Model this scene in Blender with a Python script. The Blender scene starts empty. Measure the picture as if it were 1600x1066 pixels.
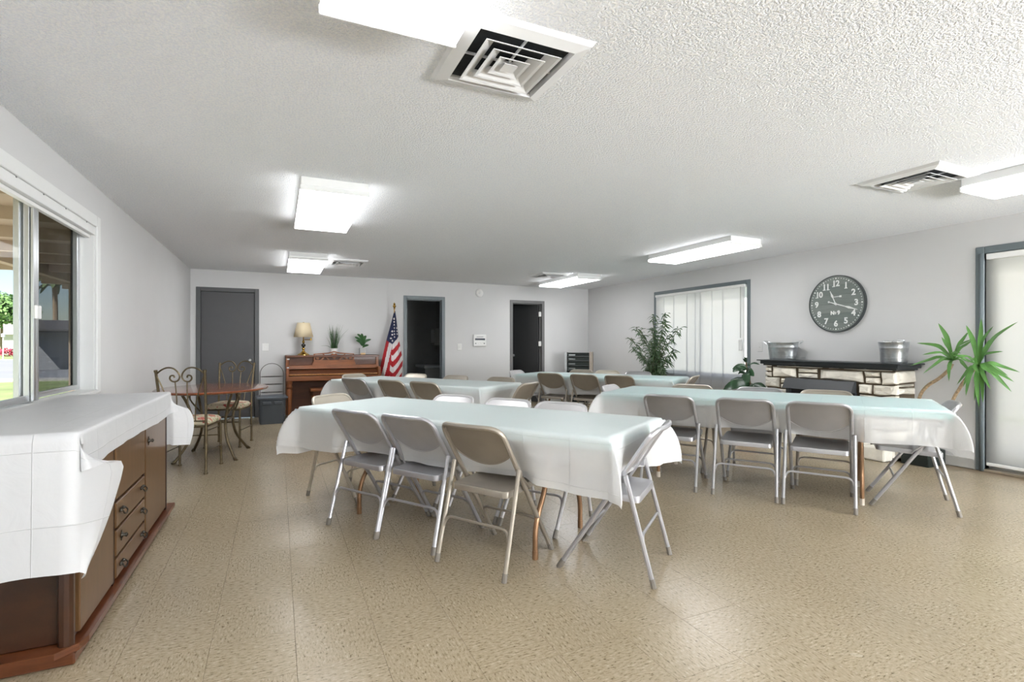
import bpy, bmesh, math, random
from mathutils import Vector, Matrix
random.seed(7)
S = bpy.context.scene
COL = S.collection
PI = math.pi
# ------------------------------------------------------------------ camera, world, sun, exposure
YAW = math.atan(366/804)
cam_d = bpy.data.cameras.new('camera'); cam = bpy.data.objects.new('camera', cam_d); COL.objects.link(cam)
cam.location = (0, 0, 1.22); cam.rotation_euler = (PI/2, 0, -YAW)
cam_d.sensor_width = 36; cam_d.lens = 804/1600*36; cam_d.shift_y = 5/1600; cam_d.clip_start = .05; cam_d.clip_end = 400
S.camera = cam
W = bpy.data.worlds.new('world'); S.world = W; W.use_nodes = True
wn = W.node_tree.nodes; wl = W.node_tree.links
sky = wn.new('ShaderNodeTexSky'); sky.sky_type = 'NISHITA'; sky.sun_disc = False
sky.sun_elevation = math.radians(52); sky.sun_rotation = math.radians(220); sky.dust_density = .3; sky.ozone_density = 2
wl.new(sky.outputs[0], wn['Background'].inputs[0]); wn['Background'].inputs[1].default_value = .11
sd = bpy.data.lights.new('sun', 'SUN'); sd.energy = 8.0; sd.angle = .01; sd.color = (1, .96, .9)
sun = bpy.data.objects.new('sun', sd); COL.objects.link(sun)
sun.rotation_euler = Vector((.5, .6, -.8)).to_track_quat('-Z', 'Y').to_euler()
S.view_settings.view_transform = 'Standard'; S.view_settings.look = 'None'
S.view_settings.exposure = 0.96; S.view_settings.gamma = 1; S.view_settings.use_curve_mapping = False
LAMP = 6.2
# added fill lamp behind the camera, turned up to brighten the ceiling
fd = bpy.data.lights.new('ceiling_fill', 'AREA'); fd.shape = 'RECTANGLE'; fd.size = 5.0; fd.size_y = 1.0; fd.energy = 640; fd.spread = math.radians(165); fd.color = (.96, .98, 1)
fl = bpy.data.objects.new('ceiling_fill', fd); COL.objects.link(fl); fl.location = (4.0, -4.2, .8); fl.rotation_euler = Vector((-.2, .42, 1)).to_track_quat('-Z', 'Y').to_euler()
# ------------------------------------------------------------------ helpers
def obj(name, bm, m, parent=None, loc=None, smooth=False):
    me = bpy.data.meshes.new(name)
    bmesh.ops.recalc_face_normals(bm, faces=bm.faces[:])
    if smooth:
        for f in bm.faces: f.smooth = True
    bm.to_mesh(me); bm.free()
    if smooth and smooth != 'all': me.set_sharp_from_angle(angle=math.radians(smooth if smooth > 1 else 40))
    for mm in (m if isinstance(m, (list, tuple)) else [m]): me.materials.append(mm)
    o = bpy.data.objects.new(name, me); COL.objects.link(o)
    if parent: o.parent = parent
    if loc is not None: o.location = loc
    return o
def tag(o, label, cat, group=None):
    o['label'] = label; o['category'] = cat
    if group: o['group'] = group
    return o
def thing(name, label, cat, loc=(0, 0, 0), rz=0, group=None):
    o = bpy.data.objects.new(name, None); COL.objects.link(o); o.empty_display_size = .1
    o.location = loc; o.rotation_euler = (0, 0, rz)
    return tag(o, label, cat, group)
def struct(name, bm, m, label, smooth=False):
    o = obj(name, bm, m, smooth=smooth); o['kind'] = 'structure'; o['label'] = label; return o
def dup(root, loc, rz, label, group=None):
    r = root.copy(); COL.objects.link(r); r.location = loc; r.rotation_euler = (0, 0, rz); r['label'] = label
    if group: r['group'] = group
    for ch in list(root.children):
        c = ch.copy(); COL.objects.link(c); c.parent = r
        for g in ch.children:
            d = g.copy(); COL.objects.link(d); d.parent = c
    return r
def B(): return bmesh.new()
def box(bm, a, b, bev=0, mi=0, M=None):
    x0, y0, z0 = a; x1, y1, z1 = b
    t = bmesh.new()
    v = [t.verts.new(p) for p in ((x0,y0,z0),(x1,y0,z0),(x1,y1,z0),(x0,y1,z0),(x0,y0,z1),(x1,y0,z1),(x1,y1,z1),(x0,y1,z1))]
    for f in ((3,2,1,0),(4,5,6,7),(0,1,5,4),(1,2,6,5),(2,3,7,6),(3,0,4,7)): t.faces.new([v[i] for i in f])
    if bev: bmesh.ops.bevel(t, geom=t.edges[:], offset=bev, segments=2 if bev > .006 else 1, affect='EDGES', profile=.6)
    merge(bm, t, mi, M)
def merge(bm, t, mi=0, M=None):
    mp = {}
    for v in t.verts: mp[v] = bm.verts.new(M @ v.co if M else v.co)
    for f in t.faces:
        try: g = bm.faces.new([mp[v] for v in f.verts]); g.material_index = mi; g.smooth = f.smooth
        except ValueError: pass
    t.free()
def fillet(pts, r, n=5):
    P = [Vector(p) for p in pts]; out = [P[0]]
    for i in range(1, len(P)-1):
        a, b, c = P[i-1], P[i], P[i+1]
        d1 = (a-b); d2 = (c-b); rr = min(r, d1.length*.49, d2.length*.49)
        p1 = b + d1.normalized()*rr; p2 = b + d2.normalized()*rr
        for k in range(n+1):
            t = k/n; out.append((1-t)**2*p1 + 2*t*(1-t)*b + t*t*p2)
    return out + [P[-1]]
def smoothpath(pts, n=4):
    P = [Vector(p) for p in pts]; out = []
    for i in range(len(P)-1):
        p0 = P[max(i-1, 0)]; p1 = P[i]; p2 = P[i+1]; p3 = P[min(i+2, len(P)-1)]
        for k in range(n):
            t = k/n
            out.append(.5*((2*p1)+(p2-p0)*t+(2*p0-5*p1+4*p2-p3)*t*t+(3*p1-p0-3*p2+p3)*t**3))
    return out + [P[-1]]
def tube(bm, pts, r, n=8, cap=True, mi=0):
    P = [Vector(p) for p in pts]; R = r if isinstance(r, (list, tuple)) else [r]*len(P)
    t0 = (P[1]-P[0]).normalized(); up = Vector((0,0,1)) if abs(t0.z) < .9 else Vector((1,0,0))
    N = t0.cross(up).normalized(); rings = []
    for i, p in enumerate(P):
        t = (P[min(i+1, len(P)-1)]-P[max(i-1, 0)])
        if t.length < 1e-9: t = t0
        t = t.normalized(); N = (N - t*N.dot(t)).normalized(); Bn = t.cross(N)
        rings.append([bm.verts.new(p + R[i]*(math.cos(2*PI*k/n)*N + math.sin(2*PI*k/n)*Bn)) for k in range(n)])
    for a, b in zip(rings, rings[1:]):
        for k in range(n):
            f = bm.faces.new((a[k], a[(k+1) % n], b[(k+1) % n], b[k])); f.material_index = mi; f.smooth = True
    if cap:
        for q in (rings[0][::-1], rings[-1]): f = bm.faces.new(q); f.material_index = mi
def lathe(bm, prof, c=(0,0,0), n=20, sx=1, sy=1, mi=0):
    cx, cy, cz = c; rings = []
    for r, z in prof:
        rings.append([bm.verts.new((cx+r*sx*math.cos(2*PI*k/n), cy+r*sy*math.sin(2*PI*k/n), cz+z)) for k in range(n)])
    for a, b in zip(rings, rings[1:]):
        for k in range(n):
            f = bm.faces.new((a[k], a[(k+1) % n], b[(k+1) % n], b[k])); f.material_index = mi; f.smooth = True
    for q in (rings[0][::-1], rings[-1]): f = bm.faces.new(q); f.material_index = mi
def prism(bm, poly, fn, d0, d1, mi=0):
    """poly of (u,v); fn(u,v,d) -> xyz; solid between depth d0 and d1"""
    a = [bm.verts.new(fn(u, v, d0)) for u, v in poly]; b = [bm.verts.new(fn(u, v, d1)) for u, v in poly]; n = len(poly)
    for f in ([a[::-1], b] + [[a[i], a[(i+1) % n], b[(i+1) % n], b[i]] for i in range(n)]):
        bm.faces.new(f).material_index = mi
def grid(bm, nu, nv, fn, uvfn=None, mi=0):
    V = [[bm.verts.new(fn(i, j)) for j in range(nv)] for i in range(nu)]
    uv = bm.loops.layers.uv.verify() if uvfn else None
    for i in range(nu-1):
        for j in range(nv-1):
            f = bm.faces.new((V[i][j], V[i+1][j], V[i+1][j+1], V[i][j+1])); f.smooth = True; f.material_index = mi
            if uv:
                for l, (a, b) in zip(f.loops, ((i,j),(i+1,j),(i+1,j+1),(i,j+1))): l[uv].uv = uvfn(a, b)
    return V
def shell(bm, t):
    """give a single-sheet bmesh a thickness t"""
    bmesh.ops.recalc_face_normals(bm, faces=bm.faces[:]); bmesh.ops.solidify(bm, geom=bm.faces[:], thickness=t)
# ------------------------------------------------------------------ materials
def new_mat(name):
    m = bpy.data.materials.new(name); m.use_nodes = True
    return m, m.node_tree.nodes, m.node_tree.links, m.node_tree.nodes['Principled BSDF']
def rgb(*c):
    return tuple((x/255/12.92 if x/255 <= .04045 else ((x/255+.055)/1.055)**2.4) for x in c) + (1,)
def mat(name, c, rough=.5, metal=0, var=.06, scale=8, bump=0, bscale=60, stretch=None, coat=0, spec=.5, emit=0, space='Object'):
    m, n, l, p = new_mat(name)
    p.inputs['Roughness'].default_value = rough; p.inputs['Metallic'].default_value = metal
    p.inputs['Coat Weight'].default_value = coat; p.inputs['Specular IOR Level'].default_value = spec
    tc = n.new('ShaderNodeTexCoord'); mp = n.new('ShaderNodeMapping'); l.new(tc.outputs[space], mp.inputs[0])
    if stretch: mp.inputs['Scale'].default_value = stretch
    no = n.new('ShaderNodeTexNoise'); no.inputs['Scale'].default_value = scale; no.inputs['Detail'].default_value = 4; l.new(mp.outputs[0], no.inputs[0])
    cr = n.new('ShaderNodeValToRGB'); l.new(no.outputs[0], cr.inputs[0])
    cr.color_ramp.elements[0].position = .3; cr.color_ramp.elements[1].position = .7
    cr.color_ramp.elements[0].color = tuple(x*(1-var) for x in c[:3])+(1,); cr.color_ramp.elements[1].color = tuple(min(1, x*(1+var)) for x in c[:3])+(1,)
    l.new(cr.outputs[0], p.inputs['Base Color'])
    if bump:
        b = n.new('ShaderNodeBump'); b.inputs['Strength'].default_value = bump; b.inputs['Distance'].default_value = .004
        nb = n.new('ShaderNodeTexNoise'); nb.inputs['Scale'].default_value = bscale; nb.inputs['Detail'].default_value = 3; l.new(mp.outputs[0], nb.inputs[0])
        l.new(nb.outputs[0], b.inputs['Height']); l.new(b.outputs[0], p.inputs['Normal'])
    if emit:
        p.inputs['Emission Color'].default_value = c; p.inputs['Emission Strength'].default_value = emit
    return m
def wood(name, c1, c2, rough=.35, axis=(1, 1, 12), scale=3, coat=.2):
    m, n, l, p = new_mat(name); p.inputs['Roughness'].default_value = rough; p.inputs['Coat Weight'].default_value = coat
    tc = n.new('ShaderNodeTexCoord'); mp = n.new('ShaderNodeMapping'); mp.inputs['Scale'].default_value = axis; l.new(tc.outputs['Object'], mp.inputs[0])
    no = n.new('ShaderNodeTexNoise'); no.inputs['Scale'].default_value = scale; no.inputs['Detail'].default_value = 8; no.inputs['Roughness'].default_value = .65; no.inputs['Distortion'].default_value = .6
    l.new(mp.outputs[0], no.inputs[0]); cr = n.new('ShaderNodeValToRGB'); l.new(no.outputs[0], cr.inputs[0])
    cr.color_ramp.elements[0].position = .32; cr.color_ramp.elements[1].position = .68
    cr.color_ramp.elements[0].color = c1; cr.color_ramp.elements[1].color = c2
    l.new(cr.outputs[0], p.inputs['Base Color']); return m
def cloth_mat(name, trans=.2, transl=.25, c=(.89, .90, .90, 1), rough=.4, crease=True):
    m, n, l, p = new_mat(name); p.inputs['Base Color'].default_value = c; p.inputs['Roughness'].default_value = rough
    tl = n.new('ShaderNodeBsdfTranslucent'); tl.inputs[0].default_value = c
    tr = n.new('ShaderNodeBsdfTransparent'); m1 = n.new('ShaderNodeMixShader'); m2 = n.new('ShaderNodeMixShader')
    m1.inputs[0].default_value = transl; m2.inputs[0].default_value = trans
    l.new(p.outputs[0], m1.inputs[1]); l.new(tl.outputs[0], m1.inputs[2]); l.new(m1.outputs[0], m2.inputs[1]); l.new(tr.outputs[0], m2.inputs[2])
    l.new(m2.outputs[0], n['Material Output'].inputs[0])
    if crease:
        tc = n.new('ShaderNodeTexCoord'); br = n.new('ShaderNodeTexBrick'); br.offset = 0; br.inputs['Scale'].default_value = 1
        br.inputs['Mortar Size'].default_value = .0025; br.inputs['Mortar Smooth'].default_value = 1; br.inputs['Brick Width'].default_value = .28; br.inputs['Row Height'].default_value = .23
        l.new(tc.outputs['UV'], br.inputs[0]); b = n.new('ShaderNodeBump'); b.inputs['Strength'].default_value = .6; b.inputs['Distance'].default_value = .004
        nz = n.new('ShaderNodeTexNoise'); nz.inputs['Scale'].default_value = 7; nz.inputs['Detail'].default_value = 4; nz.inputs['Distortion'].default_value = 1.2; l.new(tc.outputs['UV'], nz.inputs[0])
        ad = n.new('ShaderNodeMath'); ad.operation = 'MULTIPLY_ADD'; ad.inputs[1].default_value = 1.6; l.new(nz.outputs[0], ad.inputs[0]); l.new(br.outputs['Fac'], ad.inputs[2])
        l.new(ad.outputs[0], b.inputs['Height']); l.new(b.outputs[0], p.inputs['Normal'])
    return m
def glass_mat(name, tint=(1, 1, 1, 1), refl=.004):
    m, n, l, p = new_mat(name); n.remove(p)
    tr = n.new('ShaderNodeBsdfTransparent'); tr.inputs[0].default_value = tint; gl = n.new('ShaderNodeBsdfGlossy'); gl.inputs['Roughness'].default_value = .02
    fr = n.new('ShaderNodeLayerWeight'); pw = n.new('ShaderNodeMath'); pw.operation = 'POWER'; pw.inputs[1].default_value = 5; l.new(fr.outputs['Facing'], pw.inputs[0])
    ma = n.new('ShaderNodeMath'); ma.operation = 'MULTIPLY_ADD'; ma.inputs[1].default_value = .08; ma.inputs[2].default_value = refl; l.new(pw.outputs[0], ma.inputs[0]); mx = n.new('ShaderNodeMixShader')
    l.new(ma.outputs[0], mx.inputs[0]); l.new(tr.outputs[0], mx.inputs[1]); l.new(gl.outputs[0], mx.inputs[2]); l.new(mx.outputs[0], n['Material Output'].inputs[0]); return m
M_wall = mat('wall_paint', rgb(209, 209, 209), .75, var=.012, scale=3, bump=.15, bscale=90)
M_trimw = mat('white_trim', rgb(226, 227, 226), .5, var=.01)
M_base = mat('cove_base', rgb(190, 188, 183), .5, var=.02)
M_gray = mat('grey_door_paint', rgb(92, 94, 95), .5, var=.03)
M_darkdoor = mat('dark_door_paint', rgb(82, 82, 84), .5, var=.03)
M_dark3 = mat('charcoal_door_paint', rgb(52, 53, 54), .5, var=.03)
M_bluegray = mat('blue_grey_frame', rgb(104, 114, 118), .4, var=.03)
M_alu = mat('aluminium', rgb(205, 208, 210), .3, .85, var=.03)
M_white = mat('white_plastic', rgb(232, 232, 230), .4, var=.01)
M_black = mat('black_plastic', rgb(28, 29, 30), .4, var=.05)
M_dkgreen = mat('black_green_steel', rgb(24, 34, 32), .4, var=.1)
M_midgrey = mat('mid_grey', rgb(120, 124, 124), .5, var=.03)
M_brass = mat('brass', rgb(196, 160, 84), .22, 1, var=.05)
M_steel = mat('galvanised', rgb(190, 194, 197), .32, .9, var=.12, scale=25)
M_iron = mat('bronzed_iron', rgb(104, 92, 70), .38, .75, var=.2, scale=30)
M_wire = mat('dark_wire', rgb(70, 68, 64), .4, .8, var=.1)
def popcorn():
    m, n, l, p = new_mat('popcorn_ceiling'); p.inputs['Roughness'].default_value = .95; p.inputs['Specular IOR Level'].default_value = .1
    tc = n.new('ShaderNodeTexCoord'); vo = n.new('ShaderNodeTexNoise'); vo.inputs['Scale'].default_value = 95; vo.inputs['Detail'].default_value = 3; vo.inputs['Roughness'].default_value = .6
    l.new(tc.outputs['Object'], vo.inputs[0])
    cr = n.new('ShaderNodeValToRGB'); cr.color_ramp.elements[0].position = .36; cr.color_ramp.elements[1].position = .6
    l.new(vo.outputs[0], cr.inputs[0]); b = n.new('ShaderNodeBump'); b.inputs['Strength'].default_value = 1; b.inputs['Distance'].default_value = .0055
    l.new(cr.outputs[0], b.inputs['Height']); l.new(b.outputs[0], p.inputs['Normal'])
    c2 = n.new('ShaderNodeValToRGB'); c2.color_ramp.elements[0].position = .4; c2.color_ramp.elements[1].position = .6; c2.color_ramp.elements[0].color = rgb(243, 246, 251); c2.color_ramp.elements[1].color = rgb(254, 255, 255)  # low spots of the relief tinted darker, crevice shade put into the colour
    l.new(vo.outputs[0], c2.inputs[0]); l.new(c2.outputs[0], p.inputs['Base Color']); return m
M_ceil = popcorn()
def vct():
    m, n, l, p = new_mat('vinyl_tile'); p.inputs['Roughness'].default_value = .3; p.inputs['Specular IOR Level'].default_value = .4
    uv = n.new('ShaderNodeTexCoord'); mp = n.new('ShaderNodeMapping'); mp.inputs['Scale'].default_value = (1, 2.6, 1); l.new(uv.outputs['UV'], mp.inputs[0])
    a = n.new('ShaderNodeTexNoise'); a.inputs['Scale'].default_value = 42; a.inputs['Detail'].default_value = 5; a.inputs['Roughness'].default_value = .7; l.new(mp.outputs[0], a.inputs[0])
    cr = n.new('ShaderNodeValToRGB'); l.new(a.outputs[0], cr.inputs[0]); e = cr.color_ramp.elements
    e[0].position = .35; e[0].color = rgb(99, 85, 63); e[1].position = .70; e[1].color = rgb(206, 193, 172)
    k = e.new(.42); k.color = rgb(157, 143, 117); k = e.new(.6); k.color = rgb(174, 159, 136)
    g = n.new('ShaderNodeTexNoise'); g.inputs['Scale'].default_value = 1.1; g.inputs['Detail'].default_value = 2
    ge = n.new('ShaderNodeNewGeometry'); l.new(ge.outputs['Position'], g.inputs[0])
    mx = n.new('ShaderNodeMixRGB'); mx.blend_type = 'MULTIPLY'; mx.inputs[0].default_value = .3; c2 = n.new('ShaderNodeValToRGB'); l.new(g.outputs[0], c2.inputs[0])
    c2.color_ramp.elements[0].position = .35; c2.color_ramp.elements[0].color = (.62, .6, .56, 1); c2.color_ramp.elements[1].color = (.9, .9, .9, 1); c2.color_ramp.elements[1].position = .65
    l.new(cr.outputs[0], mx.inputs[1]); l.new(c2.outputs[0], mx.inputs[2]); l.new(mx.outputs[0], p.inputs['Base Color'])
    r = n.new('ShaderNodeMapRange'); r.inputs['To Min'].default_value = .16; r.inputs['To Max'].default_value = .32; l.new(g.outputs[0], r.inputs[0]); l.new(r.outputs[0], p.inputs['Roughness'])
    return m
M_tile = vct()
M_joint = mat('tile_joint', rgb(128, 112, 90), .8, var=.05)
M_cloth = cloth_mat('white_plastic_cloth', .26, .15)
M_cloth2 = cloth_mat('white_plastic_cloth_thin', .40, .12)
M_cloth_sb = cloth_mat('white_cloth_sideboard', .06, .2, (.78, .79, .80, 1))
M_sheer = cloth_mat('sheer_curtain', .3, .75, (.88, .89, .91, 1), .8, False)
M_shade = cloth_mat('roller_shade', .22, .75, (.88, .88, .86, 1), .8, False)
M_teal = mat('seafoam_laminate', rgb(192, 234, 232), .5, var=.04)
M_teal2 = mat('seafoam_laminate_deep', rgb(140, 214, 212), .5, var=.04)
M_glass = glass_mat('window_glass')
M_screen = glass_mat('insect_screen', (.42, .43, .44, 1))
# ------------------------------------------------------------------ room shell
XL, XR, YB, YF, H = -1.265, 6.19, 9.57, -4.5, 2.423
T = .12
def wall_x(name, x0, x1, holes, label):        # wall lying along Y, holes = (y0,y1,z0,z1)
    bm = B(); y = YF-T
    for (a, b, c, d) in sorted(holes):
        box(bm, (x0, y, -.12), (x1, a, H+.05)); 
        if c > -.1: box(bm, (x0, a, -.12), (x1, b, c))
        box(bm, (x0, a, d), (x1, b, H+.05)); y = b
    box(bm, (x0, y, -.12), (x1, YB+T, H+.05)); return struct(name, bm, M_wall, label)
def wall_y(name, y0, y1, xa, xb, holes, label):
    bm = B(); x = xa
    for (a, b, d) in sorted(holes):
        box(bm, (x, y0, -.12), (a, y1, H+.05)); box(bm, (a, y0, d), (b, y1, H+.05)); x = b
    box(bm, (x, y0, -.12), (xb, y1, H+.05)); return struct(name, bm, M_wall, label)
wall_x('wall_left', XL-T, XL, [(2.95, 4.87, .87, 2.11)], 'plain pale grey wall with the sliding window above the sideboard')
wall_x('wall_right', XR, XR+T, [(5.37, 7.335, .72, 2.10), (.8, 2.62, -.2, 2.09)], 'pale grey wall carrying the clock above the fireplace')
wall_y('wall_back', YB, YB+T, XL, XR, [(-1.135, -.34, 2.085), (2.19, 2.88, 2.075), (4.365, 5.05, 2.07)], 'pale grey far wall with the three grey doorways')
wall_y('wall_front', YF-T, YF, XL, XR, [], 'plain pale grey wall behind the viewer')
bm = B(); box(bm, (XL-T, YF-T, H), (XR+T, YB+T, H+.1)); struct('ceiling', bm, M_ceil, 'white popcorn textured ceiling')
# floor: slab + tiles
bm = B(); box(bm, (XL, YF, -.12), (XR, YB+T, -.0045)); floor = struct('floor', bm, M_joint, 'beige streaked vinyl tile floor')
TS = .3135; X0 = .066-6*TS; Y0 = 1.45-19*TS
def tile_uv(bm, k):
    uv = bm.loops.layers.uv.verify(); r = random.Random(k); ox, oy = r.uniform(0, 50), r.uniform(0, 50)
    for f in bm.faces:
        for l in f.loops:
            u, v = l.vert.co.x, l.vert.co.y
            if k % 2: u, v = v, u
            l[uv].uv = (u+ox, v+oy)
def tile_bm(x0, y0, x1, y1):
    bm = B(); g = .0005
    a = [(x0+g, y0+g), (x1-g, y0+g), (x1-g, y1-g), (x0+g, y1-g)]; e = .0006
    lo = [bm.verts.new((x, y, -.005)) for x, y in a]; md = [bm.verts.new((x, y, -.0006)) for x, y in a]
    hi = [bm.verts.new((x, y, 0)) for x, y in ((x0+g+e, y0+g+e), (x1-g-e, y0+g+e), (x1-g-e, y1-g-e), (x0+g+e, y1-g-e))]
    for p, q in ((lo, md), (md, hi)):
        for i in range(4): bm.faces.new((p[i], p[(i+1) % 4], q[(i+1) % 4], q[i]))
    bm.faces.new(hi); return bm
variants = []
for k in range(12):
    bm = tile_bm(0, 0, TS, TS); tile_uv(bm, k); me = bpy.data.meshes.new('tile'); bmesh.ops.recalc_face_normals(bm, faces=bm.faces[:]); bm.to_mesh(me); bm.free(); me.materials.append(M_tile); variants.append(me)
cy, sy = math.cos(YAW), math.sin(YAW)
cells = []
for i in range(25):
    for j in range(46):
        x, y = X0+i*TS, Y0+j*TS
        if x+TS < XL or x > XR or y > YB+T or y+TS < YF: continue
        full = x > XL and x+TS < XR and y > YF and y+TS < YB
        cxx, cyy = x+TS/2, y+TS/2; zc = cxx*sy+cyy*cy; xc = cxx*cy-cyy*sy
        vis = full and zc > 1.6 and abs(xc)/zc < 1.05 and not (cxx < -.7 and cyy < 4.5)
        cells.append((zc if vis else 99, x, y, i, j))
cells.sort(); rest = B()
for n_, (zc, x, y, i, j) in enumerate(cells):
    k = ((i+j) % 2) + 2*random.randrange(6)
    if n_ < 300 and zc < 90:
        o = bpy.data.objects.new('tile', variants[k]); COL.objects.link(o); o.parent = floor; o.location = (x, y, 0)
    else:
        x0, y0, x1, y1 = max(x, XL), max(y, YF), min(x+TS, XR), min(y+TS, YB+T)
        if x1-x0 < .01 or y1-y0 < .01: continue
        t = tile_bm(x0, y0, x1, y1); tile_uv(t, k); me = bpy.data.meshes.new('t'); t.to_mesh(me); t.free(); rest.from_mesh(me); bpy.data.meshes.remove(me)
o = obj('tile_field', rest, M_tile, floor); o['kind'] = 'stuff'
# baseboards (rubber cove base)
def base_run(name, segs, label):
    bm = B()
    for a, b in segs: box(bm, a, b, .004)
    struct(name, bm, M_base, label)
base_run('baseboard_back', [((XL, YB-.012, 0), (-1.19, YB, .1)), ((-.29, YB-.012, 0), (2.13, YB, .1)), ((2.945, YB-.012, 0), (4.31, YB, .1)), ((5.11, YB-.012, 0), (XR, YB, .1))], 'pale rubber base strip along the far wall')
base_run('baseboard_right', [((XR-.012, 2.70, 0), (XR, 3.2, .1)), ((XR-.012, 4.78, 0), (XR, YB-.012, .1)), ((XR-.012, YF, 0), (XR, .74, .1))], 'pale rubber base strip along the wall with the clock')
base_run('baseboard_left', [((XL, 4.36, 0), (XL+.012, YB-.012, .1)), ((XL, YF, 0), (XL+.012, 2.4, .1))], 'pale rubber base strip along the window wall')
# ------------------------------------------------------------------ doors in the far wall
def door_frame(name, x0, x1, zt, m, label, fw=.055):
    bm = B(); d0, d1 = YB-.012, YB+T+.01
    box(bm, (x0-fw, d0, 0), (x0+.008, d1, zt+fw), .004); box(bm, (x1-.008, d0, 0), (x1+fw, d1, zt+fw), .004); box(bm, (x0+.008, d0, zt-.008), (x1-.008, d1, zt+fw), .004)
    box(bm, (x0+.008, YB+.07, 0), (x0+.022, YB+.09, zt-.008)); box(bm, (x1-.022, YB+.07, 0), (x1-.008, YB+.09, zt-.008)); box(bm, (x0+.022, YB+.07, zt-.022), (x1-.022, YB+.09, zt-.008))
    return struct(name, bm, m, label)
d1 = door_frame('door_1', -1.135, -.34, 2.085, M_gray, 'closed dark grey door in the corner beside the window wall')
bm = B(); box(bm, (-1.123, YB+.024, .008), (-.352, YB+.065, 2.072), .003); obj('door_leaf', bm, M_darkdoor, d1)
bm = B(); lathe(bm, [(.03, 0), (.03, .01), (.012, .014), (.012, .04), (.026, .05), (.026, .07), (.01, .08)], n=14)
for v in bm.verts: v.co = Vector((-.42+v.co.x, YB+.024-v.co.z, .95+v.co.y))
obj('door_knob', bm, M_alu, d1)
d2 = door_frame('door_2', 2.19, 2.88, 2.075, M_bluegray, 'open grey doorway to the dark washroom beside the flag')
for z in (1.78, 1.16):
    bm = B(); box(bm, (2.197, YB+.02, z), (2.207, YB+.06, z+.1), .002); obj('hinge', bm, M_alu, d2)
d3 = door_frame('door_3', 4.365, 5.05, 2.07, mat('frame_grey3', rgb(112, 112, 112), .45, var=.03), 'doorway with its dark door swung inwards near the corner rack')
bm = B(); Mx = Matrix.Translation((5.005, YB+.075, 0)) @ Matrix.Rotation(math.radians(180-52), 4, 'Z'); box(bm, (0, -.02, .01), (.64, .02, 2.05), .003, M=Mx); leaf = obj('door_leaf', bm, M_dark3, d3)
bm = B(); t = B(); lathe(t, [(.028, 0), (.012, .01), (.012, .04), (.026, .05), (.02, .075)], n=12); merge(bm, t, M=Mx @ Matrix.Translation((.58, .02, .98)) @ Matrix.Rotation(-PI/2, 4, 'X')); obj('door_knob', bm, M_alu, leaf)
for z in (1.8, 1.18):
    bm = B(); box(bm, (4.985, YB+.02, z), (5.04, YB+.045, z+.1), .002); obj('hinge', bm, M_white, d3)
# dark rooms behind doors 2 and 3
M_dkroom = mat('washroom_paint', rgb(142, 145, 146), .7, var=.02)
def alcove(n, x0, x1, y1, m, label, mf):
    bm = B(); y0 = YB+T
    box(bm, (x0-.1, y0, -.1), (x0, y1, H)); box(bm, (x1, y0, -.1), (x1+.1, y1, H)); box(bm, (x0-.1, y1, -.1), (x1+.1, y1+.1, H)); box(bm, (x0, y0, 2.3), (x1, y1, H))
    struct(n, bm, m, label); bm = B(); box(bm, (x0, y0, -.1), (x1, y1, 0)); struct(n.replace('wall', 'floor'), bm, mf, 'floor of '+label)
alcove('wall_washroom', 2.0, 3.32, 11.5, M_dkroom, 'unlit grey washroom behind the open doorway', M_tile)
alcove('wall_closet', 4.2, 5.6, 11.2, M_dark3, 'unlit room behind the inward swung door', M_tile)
w = thing('towel_dispenser', 'grey square towel dispenser on the wall of the dark washroom', 'dispenser', (3.195, 10.75, 1.2))
bm = B(); box(bm, (-.17, -.14, 0), (.12, .14, .36), .015); obj('housing', bm, M_midgrey, w)
bm = B(); box(bm, (-.178, -.11, .05), (-.168, .11, .33), .003); obj('front_panel', bm, mat('pale_grey_panel', rgb(160, 166, 168), .3, var=.02), w)
w = thing('washbasin_cabinet', 'grey boxed basin counter low inside the dark washroom', 'counter', (3.0, 10.8, 0))
bm = B(); box(bm, (-.22, -.35, 0), (.3, .35, .72), .01); obj('body', bm, M_midgrey, w)
bm = B(); box(bm, (-.25, -.38, .72), (.3, .38, .78), .012); obj('counter_top', bm, mat('counter_grey', rgb(150, 155, 160), .3, var=.03), w)
bm = B(); box(bm, (-.23, -.34, .42), (-.215, .34, .46), .004); obj('edge_rail', bm, M_darkdoor, w)
# wall fittings on the far wall
def wall_plate(name, x, z, w_, h_, label, toggle=True):
    t = thing(name, label, 'switch', (x, YB, z))
    bm = B(); box(bm, (-w_/2, -.008, -h_/2), (w_/2, 0, h_/2), .003); obj('plate', bm, M_white, t)
    if toggle: bm = B(); box(bm, (-.006, -.02, -.012), (.006, -.008, .014), .002); obj('toggle', bm, M_white, t)
    return t
wall_plate('light_switch', -.19, 1.17, .1, .125, 'white double light switch plate beside the closed grey door')
wall_plate('light_switch', 3.23, 1.165, .085, .125, 'small white switch plate between washroom doorway and thermostat panel')
t = thing('thermostat_panel', 'white wall control panel with dark display between two doorways', 'control panel', (3.645, YB, 1.295))
bm = B(); box(bm, (-.135, -.035, -.115), (.135, 0, .115), .012); obj('housing', bm, M_white, t)
bm = B(); box(bm, (-.105, -.039, .005), (.105, -.034, .04), .001); obj('display', bm, mat('display_dark', rgb(62, 68, 78), .2, var=.25, scale=60), t)
for dx in (-.09, -.03, .03, .09): bm = B(); box(bm, (dx-.012, -.04, -.07), (dx+.012, -.034, -.048), .002); obj('button', bm, M_midgrey if abs(dx) > .05 else M_white, t)
bm = B(); box(bm, (-.07, -.037, .065), (.07, -.034, .075)); obj('caption_strip', bm, M_midgrey, t)
t = thing('smoke_detector', 'round white detector high on the far wall above the thermostat', 'detector', (3.64, YB, 2.237))
bm = B(); lathe(bm, [(.08, 0), (.08, .02), (.065, .04), (.03, .045)], n=24)
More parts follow.
